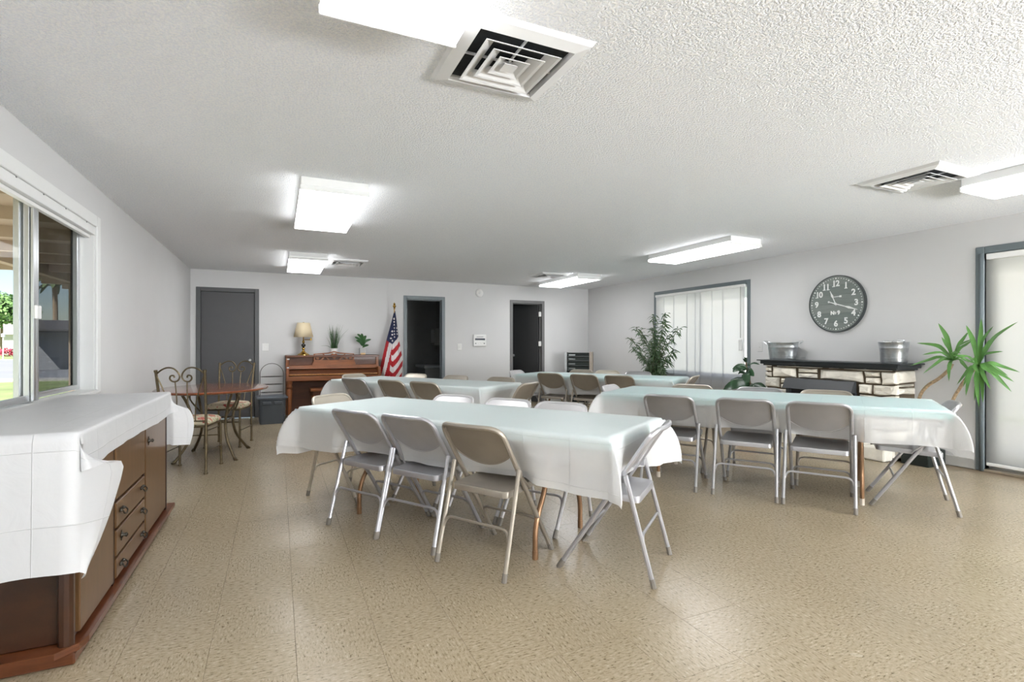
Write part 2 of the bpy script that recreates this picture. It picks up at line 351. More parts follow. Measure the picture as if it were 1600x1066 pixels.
for v in bm.verts: v.co = Vector((v.co.x, -v.co.z, v.co.y))
obj('housing', bm, M_white, t)
bm = B(); lathe(bm, [(.035, .04), (.03, .052), (.01, .054)], n=16)
for v in bm.verts: v.co = Vector((v.co.x, -v.co.z, v.co.y))
obj('sensor_cap', bm, M_trimw, t)
# ------------------------------------------------------------------ window 1 (sliding, behind the sideboard)
def casing(name, label):
    bm = B(); y0, y1, z0, z1 = 2.95, 4.87, .87, 2.11; w_ = .085
    for a, b in (((XL-.002, y0-w_, z0-.02), (XL+.016, y0, z1+w_)), ((XL-.002, y1, z0-.02), (XL+.016, y1+w_, z1+w_)), ((XL-.002, y0, z1), (XL+.016, y1, z1+w_))): box(bm, a, b, .004)
    box(bm, (XL-T, y0, z0-.02), (XL+.03, y1, z0+.005), .004)                 # stool
    box(bm, (XL-T, y0, z0), (XL-.002, y0+.01, z1)); box(bm, (XL-T, y1-.01, z0), (XL-.002, y1, z1)); box(bm, (XL-T, y0, z1-.01), (XL-.002, y1, z1))
    return struct(name, bm, M_trimw, label)
w1 = casing('window_1', 'white cased aluminium sliding window above the sideboard')
xg = XL-.085
def sash(ya, yb, x, fw, m, g, name):
    bm = B(); z0, z1 = .885, 2.095; d = .014
    box(bm, (x-d, ya, z0), (x+d, ya+fw, z1), .003); box(bm, (x-d, yb-fw, z0), (x+d, yb, z1), .003); box(bm, (x-d, ya+fw, z0), (x+d, yb-fw, z0+.035), .003); box(bm, (x-d, ya+fw, z1-.035), (x+d, yb-fw, z1), .003)
    s = obj(name, bm, m, w1); bm = B(); box(bm, (x-.003, ya+fw, z0+.035), (x+.003, yb-fw, z1-.035)); obj('glass_pane', bm, g, s); return s
s1 = sash(2.965, 3.94, xg+.018, .05, M_alu, M_glass, 'sliding_sash')
s2 = sash(3.86, 4.855, xg-.015, .05, M_alu, M_glass, 'fixed_sash')
bm = B(); box(bm, (xg+.034, 3.90, .885), (xg+.05, 3.945, 2.095), .003); box(bm, (xg+.034, 3.955, .885), (xg+.046, 3.985, 2.095), .003); obj('interlock_rail', bm, M_alu, w1)
bm = B(); box(bm, (xg+.05, 3.90, 1.37), (xg+.066, 3.965, 1.45), .004); obj('sash_latch', bm, M_white, w1)
bm = B(); x = xg-.045
box(bm, (x-.006, 3.98, .885), (x+.006, 4.0, 2.095)); box(bm, (x-.006, 4.835, .885), (x+.006, 4.855, 2.095)); box(bm, (x-.006, 4.0, .885), (x+.006, 4.835, .905)); box(bm, (x-.006, 4.0, 2.075), (x+.006, 4.835, 2.095))
sf = obj('screen_frame', bm, M_black, w1); bm = B(); box(bm, (x-.0015, 4.0, .905), (x+.0015, 4.835, 2.075)); obj('insect_screen', bm, M_screen, sf)
t = thing('blind_headrail', 'white blind valance across the top of the sliding window', 'blind', (XL, 3.9, 2.06))
bm = B(); box(bm, (-.055, -.93, -.015), (.008, .955, .048), .003); obj('valance', bm, M_trimw, t)
bm = B(); box(bm, (-.05, -.92, -.04), (-.02, .945, -.016), .003); obj('bottom_rail', bm, M_white, t)
for y in (-.75, -.35, .0, .35, .75): bm = B(); box(bm, (.007, y, .04), (.011, y+.012, .047)); obj('clip', bm, M_midgrey, t)
# ------------------------------------------------------------------ window 2 and door 4
bm = B(); ya, yb, zt = 5.37, 7.335, 2.10; fw = .055
for a, b in (((XR-.014, ya-fw, .72), (XR+.1, ya, zt+fw)), ((XR-.014, yb, .72), (XR+.1, yb+fw, zt+fw)), ((XR-.014, ya, zt), (XR+.1, yb, zt+fw)), ((XR-.02, ya-fw, .66), (XR+.1, yb+fw, .72))): box(bm, a, b, .004)
w2 = struct('window_2', bm, M_bluegray, 'wide grey framed window hung with sheer white panels')
for a, b in ((ya, 6.37), (6.33, yb)):
    bm = B(); x = XR+.07+(0.03 if a > 6 else 0); box(bm, (x-.012, a, .73), (x+.012, a+.045, zt)); box(bm, (x-.012, b-.045, .73), (x+.012, b, zt)); box(bm, (x-.012, a+.045, .73), (x+.012, b-.045, .77)); box(bm, (x-.012, a+.045, zt-.04), (x+.012, b-.045, zt))
    s = obj('sash', bm, M_alu, w2); bm = B(); box(bm, (x-.003, a+.045, .77), (x+.003, b-.045, zt-.04)); obj('glass_pane', bm, M_glass, s)
t = thing('panel_curtain', 'sheer white hanging panels covering the wide grey framed window', 'curtain', (XR-.03, 6.35, 2.06))
bm = B(); box(bm, (-.015, -.965, -.005), (.022, .97, .035), .004); obj('head_track', bm, M_white, t)
edges = [(-.962, -.545, 0), (-.56, -.33, 1), (-.345, -.09, 0), (-.11, .03, 1), (-.005, .20, 2), (.18, .52, 0), (.50, .77, 1), (.75, .962, 0)]
for a, b, d in edges:
    bm = B(); n_ = 8; sgn = [0, .008, -.008][d]
    grid(bm, n_+1, 13, lambda i, j: (sgn+.0045*math.sin(i*1.3+a*9)*(j/12)-.006*(j > 10)*(j-10), a+(b-a)*i/n_+.006*math.sin(j*.8+b*7)*(j/12), -.005-1.5*j/12)); shell(bm, .0012)
    obj('fabric_panel', bm, M_sheer, t)
bm = B(); tube(bm, [(-.018, -.90, 0), (-.018, -.90, -.75)], .004, 6); obj('wand', bm, M_midgrey, t)
bm = B(); box(bm, (-.03, -.93, -.93), (-.008, -.87, -.77), .005); obj('wand_weight', bm, M_trimw, t)
bm = B(); fw = .068; ya, yb, zt = .8, 2.62, 2.09
for a, b in (((XR-.016, ya-fw, 0), (XR+.11, ya, zt+fw)), ((XR-.016, yb, 0), (XR+.11, yb+fw, zt+fw)), ((XR-.016, ya, zt), (XR+.11, yb, zt+fw))): box(bm, a, b, .005)
tube(bm, [(XR-.02, yb+.02, .0), (XR-.02, yb+.02, zt)], .016, 8)
d4 = struct('door_4', bm, M_bluegray, 'grey framed glass patio door behind a white roller shade')
bm = B(); box(bm, (XR-.02, ya, -.004), (XR+.12, yb, .022), .004); obj('threshold', bm, mat('threshold_metal', rgb(176, 164, 146), .35, .6, var=.05), d4)
for a, b, x in ((ya, 1.74, XR+.05), (1.69, yb, XR+.085)):
    bm = B(); box(bm, (x-.014, a, .022), (x+.014, a+.06, zt)); box(bm, (x-.014, b-.06, .022), (x+.014, b, zt)); box(bm, (x-.014, a+.06, .022), (x+.014, b-.06, .1)); box(bm, (x-.014, a+.06, zt-.06), (x+.014, b-.06, zt))
    s = obj('door_panel', bm, M_alu, d4); bm = B(); box(bm, (x-.003, a+.06, .1), (x+.003, b-.06, zt-.06)); obj('glass_pane', bm, M_glass, s)
t = thing('roller_shade', 'white roller shade drawn down over the glass patio door', 'shade', (XR+.012, 1.71, 2.05))
bm = B(); box(bm, (-.03, -.9, -.02), (.022, .895, .035), .008); obj('cassette', bm, M_white, t)
bm = B(); grid(bm, 13, 13, lambda i, j: (.0+.002*math.sin(i*.9), -.885+1.79*i/12, -.02-1.95*j/12)); shell(bm, .001); obj('shade_fabric', bm, M_shade, t)
bm = B(); box(bm, (-.008, -.885, -1.995), (.008, .903, -1.965), .004); obj('bottom_bar', bm, M_white, t)
def wplate(y, z, label):
    t = thing('light_switch', label, 'switch', (XR, y, z)); bm = B(); box(bm, (-.008, -.042, -.07), (0, .042, .07), .003); obj('plate', bm, M_wall, t)
    bm = B(); box(bm, (-.018, -.006, -.013), (-.008, .006, .013), .002); obj('toggle', bm, M_trimw, t)
wplate(5.15, 1.185, 'pale switch plate on the wall between sheer curtain and metal tub')
# ------------------------------------------------------------------ ceiling lights and vents
def lens_mat():
    m, n, l, p = new_mat('lit_diffuser'); n.remove(p); em = n.new('ShaderNodeEmission'); em.inputs[0].default_value = (.985, .99, 1, 1)
    tc = n.new('ShaderNodeTexCoord'); sp = n.new('ShaderNodeSeparateXYZ'); l.new(tc.outputs['Object'], sp.inputs[0])
    ab = n.new('ShaderNodeMath'); ab.operation = 'ABSOLUTE'; l.new(sp.outputs[0], ab.inputs[0])
    r = n.new('ShaderNodeMapRange'); r.interpolation_type = 'SMOOTHSTEP'; r.inputs['From Min'].default_value = 0; r.inputs['From Max'].default_value = .1; r.inputs['To Min'].default_value = LAMP*.75; r.inputs['To Max'].default_value = LAMP*1.05
    l.new(ab.outputs[0], r.inputs[0]); l.new(r.outputs[0], em.inputs[1]); l.new(em.outputs[0], n['Material Output'].inputs[0]); return m
M_lens = lens_mat()
def ceiling_light(x, y, label):
    t = thing('ceiling_light', label, 'ceiling light', (x, y, H), 0, 'fluorescent box lights on the ceiling')
    bm = B(); box(bm, (-.235, -.695, -.062), (.235, .695, 0), .004); obj('housing', bm, M_trimw, t)
    bm = B(); box(bm, (-.237, -.69, -.095), (.237, .69, -.062), .008); obj('diffuser', bm, M_lens, t)
    for s in (-1, 1): bm = B(); box(bm, (-.241, s*.697-.006, -.097), (.241, s*.697+.006, -.062), .003); obj('end_cap', bm, M_trimw, t)
ceiling_light(.365, 1.14, 'lit ceiling light touching the large nearby vent')
ceiling_light(.385, 4.66, 'lit ceiling light alone in mid ceiling on the window side, second from the piano wall')
ceiling_light(.37, 7.95, 'lit ceiling light closest to the piano wall')
ceiling_light(4.785, 4.86, 'long lit ceiling light with no vent, in front of the sheer curtain')
ceiling_light(4.83, 8.12, 'lit ceiling light next to the vent above the doorway near the corner rack')
ceiling_light(4.76, 1.36, 'lit ceiling light cut off by the picture edge, beside the patio door vent')
M_vent = mat('vent_enamel', rgb(224, 225, 226), .4, var=.02)
M_duct = mat('duct_dark', rgb(28, 32, 34), .8, var=.5, scale=40)
def vent(x, y, label):
    t = thing('ceiling_vent', label, 'vent', (x, y, H), 0, 'square louvred ceiling vents'); o_ = .265
    bm = B(); box(bm, (-.215, -.215, -.004), (.215, .215, 0)); obj('duct_opening', bm, M_duct, t)
    def ring(bm, a, za, b, zb, c, zc):
        R = [[bm.verts.new((sx*r, sy*r, z)) for sx, sy in ((-1,-1),(1,-1),(1,1),(-1,1))] for r, z in ((a, za), (b, zb), (c, zc))]
        for p, q in zip(R, R[1:]):
            for i in range(4): bm.faces.new((p[i], p[(i+1) % 4], q[(i+1) % 4], q[i]))
    bm = B(); ring(bm, o_, 0, o_-.012, -.018, o_-.062, -.03); ring(bm, o_-.062, -.03, o_-.066, -.012, o_-.066, -.004); obj('frame', bm, M_vent, t)
    for a in (.165, .115, .068):
        bm = B(); ring(bm, a-.050, -.005, a-.010, -.033, a, -.036); shell(bm, .0025); obj('louver', bm, M_vent, t)
    bm = B(); ring(bm, .03, -.036, .026, -.03, .004, -.018); bmesh.ops.holes_fill(bm, edges=bm.edges[:]); obj('centre_cap', bm, M_vent, t)
    bm = B(); box(bm, (-.004, -.2, -.014), (.004, .2, -.006)); box(bm, (-.2, -.004, -.014), (.2, .004, -.006)); obj('cross_bar', bm, M_vent, t)
vent(.89, 1.99, 'large white square vent closest to the viewer beside a light')
vent(.925, 7.83, 'white square vent in front of the piano wall')
vent(4.21, 2.17, 'white square vent near the patio door')
vent(4.28, 7.85, 'white square vent above the doorway with the inward swung door')
# ------------------------------------------------------------------ folding chairs
CH = {'silver': mat('chair_silver', rgb(184, 184, 188), .3, .55, var=.04), 'taupe': mat('chair_taupe', rgb(160, 152, 140), .33, .4, var=.04),
      'grey': mat('chair_grey', rgb(166, 165, 166), .3, .45, var=.04), 'beige': mat('chair_beige', rgb(190, 182, 168), .38, .35, var=.03), 'pale': mat('chair_pale', rgb(196, 194, 195), .38, .3, var=.02)}  # pale: window light on the chair backs put into the colour
M_foot = mat('rubber_foot', rgb(126, 120, 112), .7, var=.05)
def ty(z): return -.25+(.79-z)*.655
def chair_mesh(kind):
    m = CH[kind]; t = thing('folding_chair', '', 'chair', (0, 0, -50), 0)
    bow = lambda x: -.032*(1-(x/.205)**2)
    pts = [(.205, ty(.43), .43)]+fillet([(.205, ty(.45), .45), (.205, ty(.782), .782), (-.205, ty(.782), .782), (-.205, ty(.45), .45)], .075, 6)+[(-.205, ty(.43), .43)]
    P = []
    for p in pts:
        p = Vector(p); P.append(p)
    Q = []
    for a, b in zip(P, P[1:]):
        k = 8 if (b-a).length > .15 and abs(a.z-b.z) < .01 else 1
        for i in range(k): Q.append(a.lerp(b, i/k))
    Q.append(P[-1])
    for p in Q:
        if p.z > .70: p.y += bow(p.x)*min(1, (p.z-.70)/.07)
    bm = B(); tube(bm, Q, .0136, 8); obj('back_frame', bm, m, t, smooth=35)
    bm = B(); n_ = 14
    zb = lambda x: .552+.075*(abs(x)/.198)**2.2
    def f(i, j):
        x = -.198+.396*i/n_; zt = .784-(.045*max(0, (abs(x)-.14)/.058)**2); z = zt+(zb(x)-zt)*j/8
        return (x, ty(z)+.010+bow(x)*(.55+.45*min(1, max(0, (z-.70)/.07))), z)
    grid(bm, n_+1, 9, f); shell(bm, .003); obj('backrest', bm, m, t, smooth=35)
    bm = B(); tube(bm, [(-.198+.396*i/n_, ty(zb(-.198+.396*i/n_))+.007+.55*bow(-.198+.396*i/n_), zb(-.198+.396*i/n_)) for i in range(n_+1)], .0042, 6); obj('backrest_lip', bm, m, t, smooth=35)
    # seat pan
    bm = B(); ol = fillet([(-.05, -.168, 0), (.192, -.168, 0), (.188, .232, 0), (-.188, .232, 0), (-.192, -.168, 0), (-.05, -.168, 0)], .035, 4)[:-1]
    def zz(p, d): return .433+.02*(p.y+.168)/.4+d
    rings = []
    for sc, d in ((1, -.034), (1, -.006), (.985, 0), (.86, -.001), (.72, -.009), (.3, -.011)):
        rings.append([bm.verts.new((p.x*sc, .03+(p.y-.03)*sc, zz(Vector((0, .03+(p.y-.03)*sc, 0)), d))) for p in ol])
    N = len(ol)
    for a, b in zip(rings, rings[1:]):
        for k in range(N): bm.faces.new((a[k], a[(k+1) % N], b[(k+1) % N], b[k]))
    bm.faces.new(rings[-1]); obj('seat', bm, m, t, smooth=35)
    for s in (-1, 1):
        bm = B(); tube(bm, [(s*.205, ty(.43), .43), (s*.21, ty(.012), .012)], .0132, 8); l = obj('leg', bm, m, t, smooth=35)
        bm = B(); tube(bm, [(s*.21, ty(.045), .045), (s*.21, ty(0), .0)], .0155, 8); obj('foot_cap', bm, M_foot, l, smooth=35)
        bm = B(); tube(bm, [(s*.226, -.105, .548), (s*.226, -.117, .50), (s*.231, -.247, .012)], .0125, 8); l = obj('leg', bm, m, t, smooth=35)
        bm = B(); tube(bm, [(s*.231, -.239, .045), (s*.231, -.25, 0)], .0145, 8); obj('foot_cap', bm, M_foot, l, smooth=35)
        bm = B(); tube(bm, [(s*.214, ty(.50)+.0, .50), (s*.214, .02, .425)], .007, 6); box(bm, (s*.214-.006, -.11, .505), (s*.214+.012*s+.006, -.08, .54), .002); obj('hinge_bracket', bm, m, t, smooth=35)
    yr = lambda z: -.25+(z/.55)*.145
    bm = B(); tube(bm, fillet([(.229, yr(.165), .165), (.21, yr(.245), .245), (-.21, yr(.245), .245), (-.229, yr(.165), .165)], .05, 5), .008, 7); obj('stretcher', bm, m, t, smooth=35)
    bm = B(); tube(bm, fillet([(.208, ty(.15), .15), (.19, ty(.225), .225), (-.19, ty(.225), .225), (-.208, ty(.15), .15)], .05, 5), .008, 7); obj('stretcher', bm, m, t, smooth=35)
    return t
protos = {}
def place_chair(kind, rear, ang, label, group):
    a = math.radians(ang); loc = (rear[0]+.25*math.cos(a), rear[1]+.25*math.sin(a), 0)
    if kind not in protos:
        r = chair_mesh(kind); protos[kind] = r; r.location = loc; r.rotation_euler = (0, 0, a-PI/2); r['label'] = label; r['group'] = group
    else: r = dup(protos[kind], loc, a-PI/2, label, group)
    return r
# ------------------------------------------------------------------ banquet tables
A = math.radians(123); U = Vector((math.cos(A), math.sin(A))); N2 = Vector((math.sin(A), -math.cos(A)))
M_leg = mat('table_leg_bronze', rgb(150, 116, 86), .35, .6, var=.12, scale=20)
M_under = mat('table_underside', rgb(110, 84, 60), .6, var=.1)
def sm(x, a, b):
    t = min(1, max(0, (x-a)/(b-a))); return t*t*(3-2*t)
def drape(L, Wd, ox0, ox1, oy0, oy1, z, push, az=(45, 45, 45, 45), flaps={}, beta=52, seed=1, amp=.006):
    """cloth over a rectangle [0,L]x[0,Wd]; o** overhangs; push(side, s, d) = inward shift of the hanging part"""
    rnd = random.Random(seed); ph = [rnd.uniform(0, 6) for _ in range(8)]; r = .010
    def axis(n0, o0, Lm, o1):
        k = max(2, round(Lm/.045)); a = [-o0+o0*i/n0 for i in range(n0)] if o0 > 0 else []
        b = [Lm*i/k for i in range(k+1)]; c = [Lm+o1*(i+1)/n0 for i in range(n0)] if o1 > 0 else []; return a+b+c
    px, py = axis(14, ox0, L, ox1), axis(14, oy0, Wd, oy1)
    def side(d, s, Ls, key, w):
        e = sm(s, .02, .22)*(1-sm(s, Ls-.22, Ls-.02)); k = ph[w]
        wave = (amp*math.sin(s*9+k)+amp*.7*math.sin(s*23+2*k)+.4*amp*math.sin(s*41+3*k))*min(1, d/.2)*e
        out = r*min(1, d/r)+.03*d+wave-push(key, s, d)*e
        drop = d-r*min(1, d/r)*.5+.012*math.sin(s*5+k)*d/.3*e
        return out, drop
    def f(p, q):
        ax = -p if p < 0 else (p-L if p > L else 0); ay = -q if q < 0 else (q-Wd if q > Wd else 0)
        sx = -1 if p < 0 else 1; sy_ = -1 if q < 0 else 1
        cp, cq = min(max(p, 0), L), min(max(q, 0), Wd)
        if ax == 0 and ay == 0:
            return Vector((p, q, z+.0012*math.sin(p*13+ph[5])*math.sin(q*17+ph[6])))
        if ay == 0:
            o, d = side(ax, cq, Wd, 'r' if sx < 0 else 'l', 0 if sx < 0 else 1); return Vector((cp+sx*o, cq, z-d))
        if ax == 0:
            o, d = side(ay, cp, L, 'n' if sy_ < 0 else 'f', 2 if sy_ < 0 else 3); return Vector((cp, cq+sy_*o, z-d))
        rho = math.hypot(ax, ay); phi = math.atan2(ay, ax)/(PI/2)
        rm = math.hypot(ox0 if sx < 0 else ox1, oy0 if sy_ < 0 else oy1)
        ci = (0 if sx < 0 else 1)+(0 if sy_ < 0 else 2)
        bt = math.radians(beta)*(1-abs(2*phi-1)**1.5); rho = .6*max(ax, ay)+.4*rho
        if ci in flaps:                                    # a fold laid back along the long side: free edge given as (along, out, down)
            fe = smoothpath(flaps[ci], 8); s_ = ax/(ox0 if sx < 0 else ox1); t_ = ay/(oy0 if sy_ < 0 else oy1)
            k = s_*(len(fe)-1); i0 = min(int(k), len(fe)-2); E_ = fe[i0].lerp(fe[i0+1], k-i0); D0 = Vector((sx*.004, .006, -ax)); e = D0.lerp(E_, t_); e.y += .018*math.sin(PI*t_)*s_
            return Vector((cp+e.x, cq+sy_*e.y, z+e.z))
        a = math.radians(az[ci]+12*(2*phi-1))
        rad = dr = 0; n_ = 6
        for k in range(n_):
            tt = (k+.5)/n_*rho/rm; bb = bt*max(0, 1-1.35*tt); rad += rho/n_*math.sin(bb); dr += rho/n_*math.cos(bb)
        o = r*min(1, rho/r)+.03*rho
        return Vector((cp+sx*(rad*math.cos(a)+o*(1-phi)), cq+sy_*(rad*math.sin(a)+o*phi), z-dr+.5*r*min(1, rho/r)))
    bm = B(); grid(bm, len(px), len(py), lambda i, j: f(px[i], py[j]), lambda i, j: (px[i]+.07, py[j]+.03)); return bm
TB = {'T1': ((1.487, 2.11), 2.46, .875, .75), 'T2': ((4.18, 1.951), 2.55, .90, .762), 'T3': ((1.996, 5.262), 2.46, .875, .745), 'T4': ((4.748, 5.332), 2.46, .875, .745)}
desc = {'T1': 'table nearest the viewer', 'T2': 'table in front of the fireplace', 'T3': 'table in front of the piano', 'T4': 'table below the sheer curtain'}
def banquet_table(key, over, seed, az):
    (x, y), L, Wd, z = TB[key]
    # local x runs along the table (away from its near end), local y across it from the near long side
    t = thing('banquet_table', 'folding banquet table with bent metal legs, the '+desc[key], 'table', (x, y, 0), A, 'banquet tables')
    fy = lambda q: -q                                   # local +y of the Empty points to the viewer's side
    bm = B(); box(bm, (.0, -Wd, z-.062), (L, 0, z-.004), .008); obj('tabletop', bm, M_teal if key in ('T1', 'T3') else M_teal2, t)
    bm = B(); box(bm, (.05, -Wd+.05, z-.085), (L-.05, -.05, z-.063)); obj('apron', bm, M_under, t)
    for e in (.5, L-.5):
        for s in (-1, 1):
            yc = -Wd/2
            pts = fillet([(e, yc+s*.15, z-.08), (e, yc+s*.16, .40), (e, yc+s*.30, .20), (e, yc+s*.30, .012)], .14, 6)
            bm = B(); tube(bm, pts, .0155, 10); l = obj('leg', bm, M_leg, t, smooth=35)
            bm = B(); tube(bm, [(e, yc+s*.30, .05), (e, yc+s*.30, 0)], .0175, 10); obj('foot_cap', bm, mat('cap', rgb(205, 195, 180), .5) if key == 'T2' else M_leg, l, smooth=35)
        bm = B(); tube(bm, [(e, -Wd/2-.16, .46), (e, -Wd/2+.16, .46)], .009, 8); tube(bm, [(e, -Wd/2, .46), (e+(.35 if e < 1 else -.35), -Wd/2, z-.09)], .008, 8); obj('brace', bm, M_leg, t, smooth=35)
    centres = {'n': near_s[key], 'f': far_s[key], 'r': [Wd/2], 'l': [Wd/2]}
    def push(side, s, d):
        b = max([1-sm(abs(s-c), .17, .34) for c in centres[side]]) if centres[side] else 0
        return b*max(0, d-.07)*(.50 if side in 'nf' else .42)
    bm = drape(L, Wd, over[0], over[1], over[2], over[3], z+.0015, push, az, seed=seed)
    for v in bm.verts: v.co.y = -v.co.y
    c = obj('tablecloth', bm, M_cloth if key in ('T1', 'T3') else M_cloth2, smooth='all'); c.location = (x, y, 0); c.rotation_euler = (0, 0, A)
    tag(c, 'white translucent plastic cloth draped over the '+desc[key], 'tablecloth', 'white plastic tablecloths')
    return t
rows = {}
def online(px, P0, d):
    r = (px-800)/804; a, b = r*cy+sy, -r*sy+cy; det = a*(-d[1])+d[0]*b
    t = (P0[0]*(-d[1])+d[0]*P0[1])/det; s = (a*P0[1]-b*P0[0])/det
    return Vector((P0[0]+s*d[0], P0[1]+s*d[1]))
# chair positions: distance along the table from its near end (metres)
near_s = {'T1': [.73, 1.22, 1.70], 'T2': [.80, 1.28, 1.84], 'T3': [.70, 1.23, 1.89], 'T4': [.69, 1.22, 1.77]}
far_s = {'T1': [.76, 1.22, 1.76], 'T2': [.75, 1.31, 1.95], 'T3': [.35, 1.09, 1.83], 'T4': [.78, 1.29, 1.75]}
banquet_table('T1', (.29, .36, .30, .30), 3, (45, 45, 45, 45))
banquet_table('T2', (.31, .34, .26, .28), 5, (45, 45, 45, 45))
banquet_table('T3', (.27, .32, .28, .28), 8, (45, 45, 45, 45))
banquet_table('T4', (.28, .30, .28, .28), 11, (45, 45, 45, 45))
G = {k: 'folding chairs at the '+d for k, d in desc.items()}
def at(k, a, b):
    P = Vector(TB[k][0]) + U*a + N2*b; return (P.x, P.y)
CN, CF = {}, {}
TN = desc
def C(kind, key, a, b, ang, label): place_chair(kind, at(key, a, b), ang, label, G[key])
place_chair('taupe', (.932, 2.605), 31, 'taupe folding chair seen from behind, closest to the viewer along the front table', G['T1'])
place_chair('silver', (.69, 3.09), 33, 'silver folding chair seen from behind, in the middle of the front table\'s near side', G['T1'])
place_chair('silver', (.432, 3.478), 32, 'silver folding chair seen from behind, nearest the sideboard on the front table\'s near side', G['T1'])
place_chair('beige', (.40, 4.6), -51, 'beige folding chair at the end of the front table facing the viewer', G['T1'])
place_chair('silver', (1.889, 2.19), 129, 'silver folding chair in profile at the near end of the front table', G['T1'])
for s, lb in zip(far_s['T1'], ('pale folding chair tucked behind the front table, nearest the profile chair', 'pale folding chair tucked behind the front table, middle of the far side', 'pale folding chair tucked behind the front table, nearest the end with the beige chair')):
    C('pale', 'T1', s, .985, 213, lb)
place_chair('grey', (3.63, 2.52), 32, 'grey folding chair at the fireplace table, nearest the bronze table leg', G['T2'])
place_chair('grey', (3.348, 2.94), 35, 'grey folding chair in the middle of the fireplace table\'s near side', G['T2'])
place_chair('grey', (3.0, 3.42), 33, 'grey folding chair at the fireplace table just behind the front table\'s corner', G['T2'])
place_chair('grey', (4.566, 2.119), 124, 'grey folding chair end-on at the fireplace table beside the patio door', G['T2'])
C('pale', 'T2', 2.67, .50, -57, 'pale folding chair peeking over the far end of the fireplace table')
for s, k, lb in zip(far_s['T2'], ('taupe', 'grey', 'taupe'), ('taupe folding chair behind the fireplace table in front of the dark fire insert', 'grey folding chair behind the fireplace table below the rubber plant', 'taupe folding chair behind the fireplace table in front of the sheer curtain')):
    C(k, 'T2', s, 1.01, 213, lb)
for s, k, lb in zip(near_s['T3'], ('taupe', 'taupe', 'grey'), ('taupe folding chair on the piano table\'s near side, closest to the washroom doorway', 'olive taupe folding chair in the middle of the piano table\'s near side', 'greyish folding chair on the piano table\'s near side, in front of the piano')):
    C(k, 'T3', s, -.135, 33, lb)
for s, k, lb in zip(far_s['T3'], ('taupe', 'taupe', 'beige'), ('taupe folding chair behind the piano table below the thermostat panel', 'taupe folding chair behind the piano table beside the washroom doorway', 'cream folding chair behind the piano table in front of the washroom doorway')):
    C(k, 'T3', s, .985, 213, lb)
C('beige', 'T3', 2.58, .47, -57, 'cream folding chair between the piano and the piano table')
C('taupe', 'T3', -.42, .40, 123, 'taupe folding chair pulled back at the near end of the piano table')
for s, k, lb in zip(near_s['T4'], ('taupe', 'taupe', 'taupe'), ('taupe folding chair on the curtain table\'s near side, partly behind the fireplace table', 'taupe folding chair in the middle of the curtain table\'s near side', 'taupe folding chair on the curtain table\'s near side, closest to the piano table')):
    C(k, 'T4', s, -.135, 33, lb)
for s, k, lb in zip(far_s['T4'], ('grey', 'beige', 'taupe'), ('grey folding chair behind the curtain table beside the bamboo palm', 'beige folding chair in the middle of the curtain table\'s far side', 'taupe folding chair behind the curtain table in front of the corner rack')):
    C(k, 'T4', s, .985, 213, lb)
C('pale', 'T4', 2.58, .23, -57, 'pale folding chair at the curtain table\'s far end by the dark doorway')
C('taupe', 'T4', -.22, .40, 123, 'taupe folding chair at the curtain table\'s near end below the sheer panels')
# ------------------------------------------------------------------ sideboard with cloth
M_walnut = wood('dark_walnut', rgb(40, 22, 12), rgb(66, 38, 22), .3, (1, 10, 1.2), 4)
M_front = wood('sideboard_front', rgb(86, 61, 36), rgb(100, 72, 45), .3, (8, 8, 1), 3, .12)
M_plinth = wood('red_brown_plinth', rgb(78, 40, 20), rgb(104, 58, 32), .3, (1, 1, 8), 5)
M_pull = mat('dark_pewter', rgb(62, 58, 52), .4, .8, var=.15)
sb = thing('sideboard', 'long brown wooden sideboard under the window with doors and drawers', 'sideboard', (XL, 2.47, 0))
ox, oy = XL, 2.47
FX = -.725-ox                                            # carcass front in local x
bm = B(); box(bm, (.01, .04, .07), (FX, 1.80, .86), .006); obj('carcass', bm, M_walnut, sb)
bm = B(); box(bm, (.012, .0, 0), (FX+.022, 1.86, .045), .006)
pl = [(.005, -.03), (FX-.03, -.03), (FX+.03, .02), (FX+.045, .08), (FX+.045, 1.95), (.005, 1.95)]
prism(bm, pl, lambda u, v, d: (u, v, d), .045, .07); obj('plinth', bm, M_plinth, sb)
bm = B(); box(bm, (.005, .0, .86), (FX+.02, 1.84, .882), .006); obj('top_board', bm, M_walnut, sb)
bm = B(); tube(bm, [(FX-.012, .03, .07), (FX-.012, .03, .86)], .026, 10); obj('corner_post', bm, M_walnut, sb, smooth=35)
def pull(y, z, kind):
    bm = B()
    if kind == 'drop':
        for s in (-1, 1): t = B(); lathe(t, [(.009, 0), (.009, .004), (.005, .012), (.002, .014)], n=8); merge(bm, t, M=Matrix.Translation((FX+.018, y+s*.026, z)) @ Matrix.Rotation(PI/2, 4, 'Y'))
        tube(bm, smoothpath([(FX+.03, y-.026, z), (FX+.038, y-.03, z-.014), (FX+.04, y, z-.022), (FX+.038, y+.03, z-.014), (FX+.03, y+.026, z)]), .0035, 6)
        box(bm, (FX+.018, y-.022, z-.006), (FX+.022, y+.022, z+.012), .002)
    else:
        t = B(); lathe(t, [(.016, 0), (.016, .004), (.006, .01), (.012, .022), (.004, .028)], n=10); merge(bm, t, M=Matrix.Translation((FX+.018, y, z)) @ Matrix.Rotation(PI/2, 4, 'Y'))
        box(bm, (FX+.018, y-.008, z-.026), (FX+.021, y+.008, z+.026), .002)
    return bm
def front(name, y0, y1, z0, z1):
    bm = B(); box(bm, (FX-.002, y0, z0), (FX+.018, y1, z1), .004); return obj(name, bm, M_front, sb)
d = front('door', .075, .525, .09, .845); obj('knob', pull(.455, .642, 'knob'), M_pull, d)
d = front('door', 1.18, 1.765, .09, .845); obj('knob', pull(1.25, .64, 'knob'), M_pull, d)
front('fall_panel', .575, 1.155, .468, .845)
